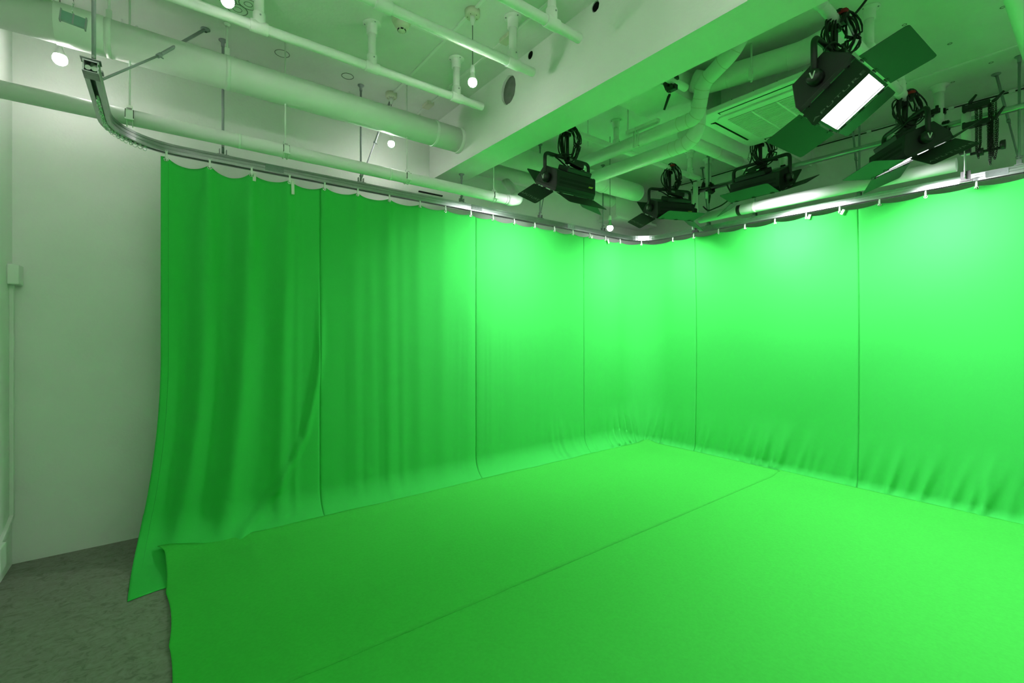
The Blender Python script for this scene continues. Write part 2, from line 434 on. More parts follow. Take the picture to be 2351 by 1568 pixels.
hanger(5.405, 0.45, brace=(5.62, 0.60, ZC))
hanger(5.405, -0.6)

# ------------------------------------------------------------------ green curtain
rr = random.Random(11)
FINE = [(rr.uniform(18, 60), rr.uniform(0, 6.28), rr.uniform(0.4, 1.0)) for _ in range(9)]
FINE2 = [(rr.uniform(50, 130), rr.uniform(0, 6.28), rr.uniform(0.3, 1.0)) for _ in range(9)]
ENV = [(rr.uniform(1.2, 4.5), rr.uniform(0, 6.28)) for _ in range(5)]
def ripple(s, L): return sum(a * math.sin(k * s + p) for k, p, a in L) / len(L)
def envelope(s, z): return 0.5 + 0.5 * math.sin(ENV[0][0] * s + ENV[0][1] + 0.9 * z) * math.sin(ENV[1][0] * s + ENV[1][1] - 0.6 * z)
SC = S0 + 4.75        # arc length (about) where the corner curve begins
S_AB = s_of(5.29, 3.94)
def top_z(s):
    """scalloped top edge hanging between the hooks"""
    i = 0
    while i < len(HS) - 2 and HS[i + 1] < s: i += 1
    a, b = HS[i], HS[i + 1]
    if s <= HS[0] or s >= HS[-1]: return 2.768
    t = max(0.0, min(1.0, (s - a) / (b - a)))
    sag = 0.034 * math.exp(-(a - HS[0]) / 0.9) + 0.022
    rnd = math.sin(i * 12.9898) * 43758.5453; rnd -= math.floor(rnd)
    sag *= 0.75 + 0.5 * rnd
    return 2.768 - sag * (4 * t * (1 - t)) ** 0.95
CREASE = [(1.05, 1.35), (1.02, 1.10), (0.93, 0.69), (0.73, 0.30), (0.58, 0.13), (0.45, 0.02)]   # (x, z) of the long diagonal fold
def crease_off(x, z):
    if z > 2.2 or x < 0.2 or x > 1.3: return 0.0
    d = 1e9
    P = [(1.06, 2.2)] + CREASE
    for a, b in zip(P[:-1], P[1:]):
        vx, vz = b[0] - a[0], b[1] - a[1]; t = max(0, min(1, ((x - a[0]) * vx + (z - a[1]) * vz) / (vx * vx + vz * vz)))
        q = math.hypot(x - a[0] - vx * t, z - a[1] - vz * t)
        if q < d: d = q; side = (x - a[0]) * vz - (z - a[1]) * vx
    w = 0.028
    return (0.034 * math.exp(-(d / w) ** 2)) * sstep(2.2, 1.1, z)
# soft vertical folds on the left part: (s offset, amplitude, width, drift towards the floor)
FOLDS = [(0.05, 0.024, 0.05, -0.02), (0.17, -0.015, 0.05, -0.05), (0.28, 0.052, 0.048, -0.10), (0.42, -0.020, 0.05, -0.12), (0.55, 0.056, 0.046, -0.13), (0.68, -0.014, 0.04, -0.1), (0.81, 0.030, 0.040, -0.06), (0.90, 0.010, 0.02, -0.03), (1.36, 0.011, 0.05, 0.02), (1.50, 0.007, 0.035, 0.0), (1.66, 0.016, 0.05, 0.01), (1.80, 0.006, 0.03, 0.0), (1.96, 0.010, 0.05, 0.01), (2.24, 0.008, 0.05, 0), (2.54, 0.007, 0.05, 0), (2.82, 0.006, 0.05, 0), (3.11, 0.005, 0.05, 0)]
PUCK = [(S_AB - 0.62, 0.05), (S_AB - 0.50, 0.04), (S_AB - 0.36, 0.055), (S_AB - 0.24, 0.05), (S_AB - 0.15, 0.035), (S_AB + 0.16, 0.05), (S_AB + 0.27, 0.045), (S_AB + 0.40, 0.03), (S_AB + 0.90, 0.03), (S_AB + 1.5, 0.03), (S_AB + 1.62, 0.04), (S_AB + 1.71, 0.045), (S_AB + 1.80, 0.04), (S_AB + 1.90, 0.03), (S_AB + 2.6, 0.025), (S_AB + 2.85, 0.025), (S_AB + 3.1, 0.03), (S_AB + 3.45, 0.04)]
_pr = random.Random(5)
PUCK += [(S_AB - 1.7 + 0.075 * i + _pr.uniform(-0.03, 0.03), _pr.uniform(0.008, 0.026)) for i in range(22)] + [(S_AB + 0.3 + 0.085 * i + _pr.uniform(-0.04, 0.04), _pr.uniform(0.006, 0.026)) for i in range(46)]
PUCK.sort()
def curtain_point(s, t):
    """s along the rail, t 0..1 down the cloth: returns a world point"""
    zt = top_z(s)
    (x, y), (tx, ty) = rail_at(s); nx, ny = ty, -tx        # n points into the room
    if x < 0.3 and s < S0 + 1: nx, ny = 0.0, -1.0
    ls = s - S0
    onA = 1 - sstep(S_AB - 0.6, S_AB + 0.1, s)             # 1 on the back wall side, 0 on the right side
    R = 0.10 + 0.14 * onA + 0.06 * math.exp(-ls / 0.5)
    run = 0.12 + 0.06 * onA + 0.12 * (1 - sstep(0.0, 1.2, ls))
    hang0 = -0.03 * (1 - onA)
    vert = zt - R; Ltot = vert + R * PI / 2 + run
    l = t * Ltot
    if l < vert: z = zt - l; d = 0.0
    elif l < vert + R * PI / 2:
        q = (l - vert) / R; z = R - R * math.sin(q); d = R - R * math.cos(q)
    else: z = 0.0; d = R + (l - vert - R * PI / 2)
    zz = z
    bow = (hang0 * math.sin(min(1.0, (2.77 - z) / 2.77) * PI) if l < vert else hang0 * math.sin((2.77 - R) / 2.77 * PI))
    d += bow
    low = sstep(0.0, 0.5, 2.77 - z)                       # folds fade in below the hooks
    fl = sstep(0.0, 0.22, z)                              # and fade out on the floor
    off = 0.0
    for (fs, a, w, dr) in FOLDS:
        c = fs + dr * (1 - z / 2.77) ** 1.5
        ww = w * (0.55 + 0.8 * low)
        q = (ls - c) / ww
        if abs(q) < 3.2: off += a * math.exp(-q * q) * (0.25 + 0.75 * low)
    off *= (0.25 + 0.75 * fl)
    # slack between hooks near the top edge
    for h in HS:
        q = (s - h) / 0.04
        if abs(q) < 3: off += (0.003 + 0.015 * (1 - sstep(1.2, 2.6, ls))) * math.exp(-q * q) * (1 - sstep(0.05, 0.55, 2.77 - z))
    midw = sstep(2.3, 1.6, z) * fl
    e = envelope(s, z)
    winA = sstep(0.9, 1.5, ls) * (1 - sstep(4.4, 5.0, ls))
    off += 0.0065 * ripple(s + 0.012 * math.sin(2.1 * z), FINE) * midw * (0.35 + 0.65 * winA) * (0.4 + 0.8 * e) * (1 - 0.7 * sstep(4.4, 5.2, ls))
    off += 0.0045 * ripple(s + 0.01 * math.sin(1.7 * z + 4 * s), FINE2) * sstep(1.9, 1.2, z) * fl * winA * e
    # broad, slow undulation
    off += 0.012 * math.sin(2.3 * s + 0.8) * sstep(2.6, 1.0, z) * (1 - 0.7 * (1 - onA))
    # puckers pulled towards the floor near the corner and on the right side
    for k, (ps, pa) in enumerate(PUCK):
        lean = (0.25 if s < S_AB else -0.45) * (0.75 - z) * (1 if z < 0.75 else 0)
        q = (s - ps - lean * 0.5 + 0.08 * (0.3 - z) * math.sin(3 * k)) / (0.022 + 0.045 * z)
        if abs(q) < 3 and z < 0.6: off += pa * 0.55 * math.exp(-q * q) * sstep(0.62, 0.12, z) * (0.3 + 0.7 * sstep(0.0, 0.05, z))
    # seam furrows
    for sm in SEAMS:
        q = (s - sm) / 0.010
        if abs(q) < 3: off -= 0.005 * math.exp(-q * q)
    px = x + nx * (d + off * (1 if l < vert + R else 0.25)); py = y + ny * (d + off * (1 if l < vert + R else 0.25))
    pz = z
    if l >= vert: pz += max(0.0, off) * 0.5 * (1 - sstep(0, R * 2.2, d - bow) * 0.75) + 0.004
    # flare of the free left edge
    if ls < 0.7:
        k = (1 - ls / 0.7); dz = max(0.0, 1 - z / 1.4)
        px -= k * 0.15 * dz ** 2
    px += nx * 0 ; 
    if onA > 0.5: pz += crease_off(px, pz) * 0.2; py -= crease_off(px, z)
    return (px, py, max(pz, 0.004))

curtain = thing('green_screen_curtain', (2.6, 4.0, 0.0), 'long chroma green curtain hanging from the rail along two walls', 'curtain')
bounds = [S0] + SEAMS + [S_END - 0.05]
NT = 120
for pi_ in range(len(bounds) - 1):
    a, b = bounds[pi_], bounds[pi_ + 1]
    a2 = a + (0.0012 if pi_ else 0); b2_ = b - (0.0012 if pi_ < len(bounds) - 2 else 0)
    n = max(30, int((b - a) / 0.0125))
    mb = MB(); vs = []; fs = []
    for i in range(n + 1):
        s = a2 + (b2_ - a2) * i / n
        for j in range(NT + 1):
            t = j / NT
            t = t + 0.06 * math.sin(PI * 2 * t) / (2 * PI) * -1 if False else t
            vs.append(curtain_point(s, t))
    for i in range(n):
        for j in range(NT):
            k = i * (NT + 1) + j; fs.append((k, k + 1, k + NT + 2, k + NT + 1))
    mb.add(vs, fs, True)
    o = mb.build('fabric_panel', 'curtain', curtain, recalc=False)
    sd = o.modifiers.new('thickness', 'SOLIDIFY'); sd.thickness = 0.003; sd.offset = 0
for sm in SEAMS:
    pts = []
    for j in range(0, NT - 2):
        p = Vector(curtain_point(sm, j / NT)); (x, y), (tx, ty) = rail_at(sm)
        pts.append(p + Vector((ty, -tx, 0)) * -0.0012)
    MB().tube(pts, 0.0016, 5).build('seam', 'seam', curtain)
# stitched side hem at the free left edge
pts = [Vector(curtain_point(S0 + 0.045, j / NT)) + Vector((0, -0.0016, 0.0)) for j in range(1, NT - 4)]
MB().tube(pts, 0.0012, 5).build('hem_stitch', 'seam', curtain)
# grommets + hooks
def grommet_mesh():
    mb = MB().torus((0, 0, 0), 0.0125, 0.0035, (0, 1, 0), 16, 6); return mb.mesh('grommet')
gm = grommet_mesh(); gm.materials.append(M['chrome'])
hk = thing('curtain_hook', (0, 0, 0), 'white plastic glider and clip holding the green curtain to the rail', 'curtain hook', 'clips along the top of the green curtain', local=True)
MB().box((0, 0, 0.028), (0.012, 0.010, 0.024)).cyl((-0.006, 0, 0.046), (-0.006, 0, 0.036), 0.004, 8).cyl((0.006, 0, 0.046), (0.006, 0, 0.036), 0.004, 8).build('glider', 'plastic', hk)
cl = MB().box((0, -0.003, 0.002), (0.014, 0.008, 0.034)).torus((0, -0.004, -0.016), 0.009, 0.0028, (1, 0, 0.2), 12, 6)
cl.build('clip', 'plastic', hk)
ORD = ('first second third fourth fifth sixth seventh eighth ninth tenth eleventh twelfth thirteenth fourteenth fifteenth sixteenth seventeenth eighteenth nineteenth twentieth '
       'twenty-first twenty-second twenty-third twenty-fourth twenty-fifth twenty-sixth twenty-seventh twenty-eighth twenty-ninth thirtieth thirty-first thirty-second').split()
first = True
for hi, h in enumerate(HS):
    (x, y), (tx, ty) = rail_at(h)
    ang = math.atan2(ty, tx)
    z = 2.768
    g = bpy.data.objects.new('grommet', gm); COL.objects.link(g); adopt(g, curtain)
    p = curtain_point(h, 0.008)
    g.matrix_basis = Matrix.Translation((p[0] + ty * 0.003, p[1] - tx * 0.003, z - 0.018)) @ Matrix.Rotation(ang, 4, 'Z')
    c = hk if first else copy_tree(hk); first = False
    c.location = (p[0] + ty * 0.006, p[1] - tx * 0.006, z - 0.002); c.rotation_euler = (0, 0, ang)
    c['label'] = 'white rail clip holding the green curtain, %s from its free left edge' % ORD[hi]
# spare gliders bunched on the left curve of the rail
gl0 = thing('spare_glider', (0, 0, 0), 'spare glider ring bunched in the rail left of the green curtain', 'glider ring', 'spare glider rings on the bare left curve of the rail', local=True)
MB().box((0, 0, 0.004), (0.010, 0.010, 0.018)).build('runner', 'plastic', gl0)
MB().torus((0, 0, -0.014), 0.0115, 0.002, (0.3, 1, 0), 14, 6).build('ring', 'chrome', gl0)
sa = s_of(-0.28, 3.30); sb = s_of(-0.10, 3.975)
for i in range(24):
    s = sa + (sb - sa) * (i / 23.0)
    (x, y), (tx, ty) = rail_at(s)
    c = gl0 if i == 0 else copy_tree(gl0)
    c['label'] = 'spare glider ring on the bare rail, %s from the open rail end' % ORD[i]
    c.location = (x, y, RZ - 0.034); c.rotation_euler = (0.1 * math.sin(i * 3.1), 0, math.atan2(ty, tx) + 0.5 * math.sin(i * 2.3))
# white paper / tape tags hanging on some hooks
def tape_tag(s, w, h, dz, lab, tilt=0.0):
    (x, y), (tx, ty) = rail_at(s)
    mb = MB().box((0, 0, -h / 2), (w, 0.002, h)).box((0, -0.0025, -0.006), (w * 0.9, 0.003, 0.012))
    o = mb.build('tape_tag', 'tape'); tag(o, lab, 'tag')
    o.location = (x + tx * 0.022 + ty * 0.03, y + ty * 0.022 - tx * 0.03, 2.772 + dz); o.rotation_euler = (0, tilt, math.atan2(ty, tx))
tape_tag(HS[2], 0.022, 0.062, 0.0, 'short white paper tag hanging on the third clip of the curtain', 0.05)
tape_tag(HS[3], 0.022, 0.115, 0.0, 'longest white paper tag hanging at the top of the curtain', -0.02)
tape_tag(HS[15] - 0.0, 0.026, 0.035, 0.0, 'small white tag folded at a clip just left of the corner bulb', 0.2)
tape_tag(HS[16] - 0.0, 0.024, 0.060, -0.005, 'slanted white tag on the clip nearest the curtain corner', -0.45)
tape_tag(HS[-6] + 0.02, 0.024, 0.045, 0.0, 'white tag on the right hand curtain below the paper roll', 0.3)
tape_tag(HS[-5] + 0.02, 0.024, 0.052, -0.01, 'slanted white tag on the right hand curtain beside the middle seam', 0.5)

# ------------------------------------------------------------------ green floor cloths
def cloth_z(x, y, base):
    z = base
    z += 0.030 * sstep(3.72, 3.92, y)                       # lies on the curtain at the back
    z += 0.026 * sstep(5.12, 5.34, x)                       # and at the right
    z += 0.004 * math.exp(-((x - 0.50) / 0.05) ** 2) + 0.0025 * math.exp(-((x - 1.65) / 0.03) ** 2) + 0.002 * math.exp(-((x - 3.2) / 0.03) ** 2)
    z += 0.0012 * math.sin(2.1 * x + 0.7) * math.sin(1.7 * y)
    ed = max(0.0, 1 - x / 0.14)
    z += 0.016 * ed * ed * (0.6 + 0.4 * math.sin(9 * y))
    z += 0.05 * math.exp(-((x / 0.16) ** 2 + ((y - 3.93) / 0.22) ** 2))
    return z
def left_edge(y):
    return 0.008 + 0.012 * math.sin(2.6 * y + 0.5) - 0.035 * math.exp(-((y - 3.93) / 0.05) ** 2) + 0.016 * abs(math.sin(5.4 * y + 0.6)) ** 0.7
def floor_cloth(y0, y1, base, lab, xr):
    nx, ny = 190, max(40, int((y1 - y0) / 0.035)); vs = []; fs = []
    for j in range(ny + 1):
        y = y0 + (y1 - y0) * j / ny
        for i in range(nx + 1):
            u = i / nx; u = u ** 1.25
            xe = left_edge(y); xr_ = xr + 0.012 * math.sin(2.2 * y + 1.3)
            x = xe + (xr_ - xe) * u
            yy = y
            if j == ny and y1 > 3: yy += 0.012 * math.sin(3.1 * x) + 0.006 * math.sin(11 * x)
            vs.append((x, yy, cloth_z(x, yy, base)))
    for j in range(ny):
        for i in range(nx):
            k = j * (nx + 1) + i; fs.append((k, k + 1, k + nx + 2, k + nx + 1))
    o = MB().add(vs, fs, True).build('floor_cloth', 'cloth', recalc=False)
    sd = o.modifiers.new('thickness', 'SOLIDIFY'); sd.thickness = 0.001; sd.offset = 1
    tag(o, lab, 'cloth', 'chroma green cloths covering the floor'); return o
floor_cloth(2.19, 3.925, 0.0093, 'rear green floor cloth sheet lying along the foot of the back curtain', 5.335)
floor_cloth(-2.0, 2.225, 0.0080, 'front green floor cloth sheet filling the foreground', 5.375)

# ------------------------------------------------------------------ big pipes on the back wall side
def pipe_thing(name, lab, cat='pipe', loc=(0, 0, 3)): return thing(name, loc, lab, cat)
bp = pipe_thing('duct_pipe', 'widest white round duct running under the ceiling along the back wall', 'duct', (0.8, 3.81, 3.29))
MB().cyl((-0.80, 3.81, 3.385), (2.268, 3.81, 3.385), 0.112, 40).build('pipe', 'pipe', bp)
for x, rr_, wd in ((-0.40, 0.1165, 0.22), (1.99, 0.117, 0.025)):
    MB().cyl((x - wd / 2, 3.81, 3.385), (x + wd / 2, 3.81, 3.385), rr_, 40).build('sleeve', 'pipe', bp, 0.003)
MB().cyl((2.235, 3.81, 3.385), (2.269, 3.81, 3.385), 0.122, 40).build('end_collar', 'pipe', bp, 0.004)
for x in (0.36, -0.27):
    mb = MB().cyl((x - 0.014, 3.81, 3.385), (x + 0.014, 3.81, 3.385), 0.1155, 40)
    mb.build('strap', 'pipe', bp)
    MB().cyl((x, 3.81, 3.49), (x, 3.81, ZC), 0.0075, 10).box((x, 3.81, 3.525), (0.03, 0.03, 0.065)).lathe([(0, 0), (0.022, 0), (0.022, -0.008), (0.01, -0.02)], (x, 3.81, ZC), 12).build('hanger_rod', 'pipe', bp)
bp2 = pipe_thing('duct_pipe', 'white round duct behind the deep beam above the leftmost stage light', 'duct', (3.6, 3.83, 3.29))
MB().tube(smooth_path([(2.60, 3.83, 3.39), (4.75, 3.83, 3.39), (4.98, 3.83, 3.39)], 0.05), 0.112, 32).build('pipe', 'pipe', bp2)
MB().cyl((4.30, 3.83, 3.39), (4.34, 3.83, 3.39), 0.118, 32).build('sleeve', 'pipe', bp2)
MB().lathe([(0.112, 0), (0.105, 0.05), (0.07, 0.09), (0.0, 0.10)], (4.97, 3.83, 3.39), 32, 'x').build('end_cap', 'pipe', bp2)
bp3 = pipe_thing('drain_pipe', 'white horizontal pipe under the ceiling in the far corner behind the lights', 'pipe', (4.3, 4.2, 3.27))
MB().cyl((2.60, 4.22, 3.345), (6.09, 4.22, 3.345), 0.075, 28).build('pipe', 'pipe', bp3)
MB().cyl((4.9, 4.22, 3.345), (4.96, 4.22, 3.345), 0.08, 28).build('sleeve', 'pipe', bp3)
sp = pipe_thing('drain_pipe', 'slim white pipe running just above the curtain rail along the back wall', 'pipe', (1.0, 3.80, 2.86))
pp = smooth_path([(-0.80, 3.80, 2.915), (2.86, 3.80, 2.915), (3.02, 3.86, 2.96), (3.12, 4.05, 3.12), (3.12, 4.22, 3.27)], 0.09, 8)
MB().tube(pp, 0.049, 28).build('pipe', 'pipe', sp)
for x in (2.80, 1.55, 0.42): MB().cyl((x, 3.80, 2.915), (x + 0.02, 3.80, 2.915), 0.0505, 28).build('joint', 'pipe', sp)
MB().tube(smooth_path([(2.83, 3.80, 2.915), (2.88, 3.80, 2.915), (3.02, 3.86, 2.96), (3.06, 3.93, 3.02)], 0.09, 8), 0.056, 28).build('elbow', 'pipe', sp)
for x in (0.735, 1.72, 2.66, -0.17):
    mb = MB().cyl((x, 3.80, 2.96), (x, 3.80, ZC), 0.0055, 8)
    for k in (-0.014, 0.014):
        mb.tube([(x + k, 3.80 + 0.053 * math.sin(q), 2.915 + 0.056 * math.cos(q)) for q in [2 * PI * i / 20 for i in range(20)]], 0.003, 6, closed=True)
    mb.box((x, 3.744, 2.915), (0.036, 0.006, 0.05)).box((x, 3.742, 2.885), (0.044, 0.012, 0.010)).box((x, 3.79, 2.975), (0.03, 0.03, 0.016))
    mb.build('pipe_hanger', 'pipe', sp)
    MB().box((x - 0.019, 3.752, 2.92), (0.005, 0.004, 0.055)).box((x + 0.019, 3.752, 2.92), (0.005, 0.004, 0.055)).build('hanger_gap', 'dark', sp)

# ------------------------------------------------------------------ lighting grid rows (pipes on flanged posts)
def grid_row(lab, y, x0, x1, z, posts, r=0.030, capend=True):
    t = thing('lighting_pipe', ((x0 + x1) / 2, y, z), lab, 'pipe', 'ceiling mounted lighting pipes')
    MB().cyl((x0, y, z), (x1, y, z), r, 24).build('pipe', 'pipe', t, 0.003)
    for px in posts:
        MB().cyl((px, y, z + r * 0.6), (px, y, ZC - 0.004), r * 0.93, 20).build('post', 'pipe', t)
        MB().cyl((px - 0.05, y, z), (px + 0.05, y, z), r * 1.22, 24).cyl((px, y, z), (px, y, z + 0.085), r * 1.2, 20).build('tee', 'pipe', t, 0.003)
        fl = MB().lathe([(0.0, 0), (0.062, 0), (0.062, -0.006), (0.042, -0.010), (0.038, -0.018), (0.038, -0.075), (0.0, -0.075)], (px, y, ZC), 24)
        fl.build('flange', 'pipe', t)
        sc = MB()
        for k in range(3):
            q = 0.6 + k * 2 * PI / 3; sc.cyl((px + 0.05 * math.cos(q), y + 0.05 * math.sin(q), ZC - 0.004), (px + 0.05 * math.cos(q), y + 0.05 * math.sin(q), ZC - 0.012), 0.005, 8)
        sc.cyl((px + 0.002, y - r * 1.15, z + 0.06), (px + 0.002, y - r * 1.3, z + 0.06), 0.005, 8)
        sc.build('screw', 'greymetal', t)
    return t
grid_row('lighting pipe on flanged posts nearest the big duct, left of the beam', 3.19, -0.80, 2.12, 3.425, (-0.4, 0.47, 1.18, 1.87))
grid_row('second lighting pipe from the big duct, left of the beam', 2.53, -0.80, 2.12, 3.415, (0.0, 1.0, 1.935))
grid_row('third lighting pipe from the big duct, ending at the top beside the beam hole', 2.07, -0.80, 2.12, 3.425, (0.3, 1.88))
grid_row('lighting pipe right of the beam carrying the two leftmost stage lights', 3.12, 2.60, 5.30, 3.45, (3.735, 5.10))
grid_row('short stub of lighting pipe right of the beam with a clamp on it', 2.02, 2.60, 3.24, 3.45, (2.85,))
grid_row('lighting pipe behind the air conditioner carrying the middle stage light', 2.12, 4.60, 5.35, 3.44, (5.20,))
grid_row('lighting pipe carrying the glowing stage light and its right neighbour', 1.00, 2.60, 4.74, 3.40, (2.9, 3.80, 4.55))
grid_row('thick white pipe at the top right corner of the view', 0.33, 2.7, 6.09, 3.42, (5.2,), r=0.046)
# drop posts along the right wall + horizontal scaffold tube
for (x, y, zb, lab) in ((5.50, 3.11, 3.24, 'vertical grey post at the far end of the scaffold tube'), (5.50, 2.23, 3.26, 'vertical grey post on the scaffold tube above the middle stage light'), (5.50, 0.94, 3.26, 'vertical grey post behind the right hand stage light')):
    t = thing('drop_post', (x, y, zb), lab, 'post', 'drop posts on the right')
    MB().cyl((x, y, zb), (x, y, ZC - 0.004), 0.036, 24).build('post', 'pipe', t)
    MB().lathe([(0.0, 0), (0.07, 0), (0.07, -0.006), (0.046, -0.012), (0.042, -0.05), (0.037, -0.06)], (x, y, ZC), 24).build('flange', 'pipe', t)
tag(MB().cyl((5.415, -2.5, 3.335), (5.415, 3.55, 3.335), 0.027, 20).build('scaffold_tube', 'alu'), 'long metal scaffold tube above the paper roll on the right', 'tube')

# ------------------------------------------------------------------ insulated pipes right of the beam
def ins_pipe(lab, pts, r, rad=0.1, rings=()):
    t = thing('insulated_pipe', pts[0], lab, 'pipe', 'taped insulated pipes right of the beam')
    P = smooth_path(pts, rad, 8)
    MB().tube(P, r, 24).build('pipe', 'pipe', t)
    acc = 0.0; L = [0.0]
    for a, b in zip(P[:-1], P[1:]): L.append(L[-1] + (b - a).length)
    for f in rings:
        d = f * L[-1]
        i = max(k for k in range(len(L) - 1) if L[k] <= d); u = (d - L[i]) / max(1e-6, (L[i + 1] - L[i]))
        p = P[i].lerp(P[i + 1], u); tv = (P[i + 1] - P[i]).normalized()
        MB().torus(p, r + 0.0008, 0.0016, tv, 24, 6).build('wrap_seam', 'cream', t)
    return t
ins_pipe('upper taped pipe with a double bend rising to the beam', [(3.47, 3.60, 3.30), (3.47, 2.06, 3.30), (3.42, 2.00, 3.41), (3.37, 1.95, 3.50), (3.32, 1.68, 3.60), (3.30, 1.58, ZC - 0.002)], 0.058, 0.08, (0.62, 0.66, 0.69, 0.72, 0.75, 0.78, 0.82, 0.88, 0.93))
ins_pipe('lower taped pipe bending up beside the air conditioner', [(3.60, 3.60, 3.17), (3.60, 2.22, 3.17), (3.58, 2.12, 3.24), (3.58, 2.11, 3.42), (3.58, 2.11, 3.49)], 0.062, 0.09, (0.70, 0.74, 0.78, 0.82, 0.88))
ins_pipe('third taped pipe running level past the air conditioner corner', [(3.66, 2.30, 3.30), (3.80, 2.36, 3.30), (4.9, 2.42, 3.36), (6.09, 2.42, 3.36)], 0.055, 0.1, (0.1, 0.3, 0.5))
t = thing('round_duct', (3.5, 1.7, 3.46), 'short white round duct beside the air conditioner', 'duct')
MB().tube(smooth_path([(3.52, 2.12, 3.64), (3.56, 2.04, 3.60), (3.71, 1.36, 3.575), (3.73, 1.12, 3.62)], 0.08, 8), 0.086, 28).build('duct', 'pipe', t)
for (p, tv) in (((3.60, 1.87, 3.594), (0.21, -0.97, -0.03)), ((3.69, 1.46, 3.579), (0.21, -0.97, -0.03))): MB().torus(p, 0.086, 0.003, tv, 28, 6).build('joint', 'pipe', t)
MB().cyl((3.545, 1.66, 3.44), (3.545, 1.66, ZC), 0.007, 8).box((3.535, 1.66, 3.50), (0.012, 0.03, 0.09)).build('hanger', 'pipe', t)
t = thing('pipe_bracket', (3.47, 2.62, 3.33), 'steel channel bracket holding the taped pipes under the cross beam', 'bracket')
MB().box((3.42, 2.56, 3.385), (0.04, 0.34, 0.03)).build('channel', 'pipe', t)
MB().cyl((3.42, 2.72, 3.38), (3.42, 2.72, ZC), 0.007, 8).build('rod', 'pipe', t)
MB().cyl((3.40, 2.62, 3.21), (3.40, 2.62, 3.40), 0.006, 8).box((3.405, 2.645, 3.29), (0.006, 0.010, 0.14)).box((3.405, 2.595, 3.29), (0.006, 0.010, 0.14)).box((3.41, 2.62, 3.225), (0.02, 0.06, 0.012)).build('pipe_clip', 'pipe', t)
for (x, y, zb, lab) in ((3.05, 3.28, 3.30, 'thin threaded rod hanging from the ceiling just right of the beam'), (3.42, 3.22, 3.42, 'thin threaded rod beside the flanged post right of the beam')):
    tag(MB().cyl((x, y, zb), (x, y, ZC), 0.005, 8).lathe([(0, 0), (0.014, 0), (0.014, -0.01), (0.006, -0.014)], (x, y, ZC), 10).build('threaded_rod', 'pipe'), lab, 'rod')

# ------------------------------------------------------------------ ceiling cassette air conditioner
ac = thing('air_conditioner', (4.09, 1.70, 3.35), 'ceiling cassette air conditioner with square panel and slatted grille', 'air conditioner')
AX0, AX1, AY0, AY1, AZ = 3.60, 4.56, 1.20, 2.16, 3.35
def rounded(x0, x1, y0, y1, r, n=6):
    out = []
    for (cx, cy, a) in ((x1 - r, y1 - r, 0), (x0 + r, y1 - r, PI / 2), (x0 + r, y0 + r, PI), (x1 - r, y0 + r, 1.5 * PI)):
        for k in range(n + 1):
            q = a + PI / 2 * k / n; out.append((cx + r * math.cos(q), cy + r * math.sin(q)))
    return out
MB().bb((3.84, 1.30, 3.40), (4.46, 2.06, ZC)).build('body', 'pipe', ac, 0.01)
MB().prism(rounded(AX0, AX1, AY0, AY1, 0.06), 0.045, O=Vector((0, 0, AZ + 0.025))).build('panel', 'pipe', ac, 0.008)
MB().prism(rounded(AX0 + 0.12, AX1 - 0.12, AY0 + 0.12, AY1 - 0.12, 0.05), 0.016, O=Vector((0, 0, AZ - 0.004))).build('centre_plate', 'pipe', ac, 0.004)
g0, g1, h0, h1 = AX0 + 0.19, AX1 - 0.19, AY0 + 0.19, AY1 - 0.19
MB().bb((g0, h0, AZ - 0.0135), (g1, h1, AZ - 0.0125)).build('grille_recess', 'acgrill', ac)
for k in range(26):
    x = g0 + (g1 - g0) * (k + 0.5) / 26
    MB().bb((x - 0.004, h0, AZ - 0.019), (x + 0.004, h1, AZ - 0.0135)).build('grille_slat', 'pipe', ac)
for k in (0.33, 0.66):
    y = h0 + (h1 - h0) * k; MB().bb((g0, y - 0.006, AZ - 0.020), (g1, y + 0.006, AZ - 0.0135)).build('grille_bar', 'pipe', ac)
for (cx, cy, dx, dy) in ((AX0 + 0.065, 1.68, 0.045, 0.60), (AX1 - 0.065, 1.68, 0.045, 0.60), (4.08, AY0 + 0.065, 0.60, 0.045), (4.08, AY1 - 0.065, 0.60, 0.045)):
    MB().bb((cx - dx / 2, cy - dy / 2, AZ + 0.0015), (cx + dx / 2, cy + dy / 2, AZ + 0.004)).build('outlet_slot', 'dark', ac)
    lv = MB()
    if dx < dy: lv.box((cx + 0.004, cy, AZ - 0.003), (dx * 0.75, dy * 0.96, 0.004), Matrix.Rotation(0.25, 3, 'Y'))
    else: lv.box((cx, cy + 0.004, AZ - 0.003), (dx * 0.96, dy * 0.75, 0.004), Matrix.Rotation(0.25, 3, 'X'))
    lv.build('louvre', 'pipe', ac)
ln = MB()
for y in (1.42, 1.60, 1.78, 1.96): ln.bb((3.837, y - 0.003, 3.44), (3.840, y + 0.003, 3.52))
ln.bb((3.837, 1.42, 3.438), (3.840, 1.96, 3.442)).build('body_seam', 'dark', ac)

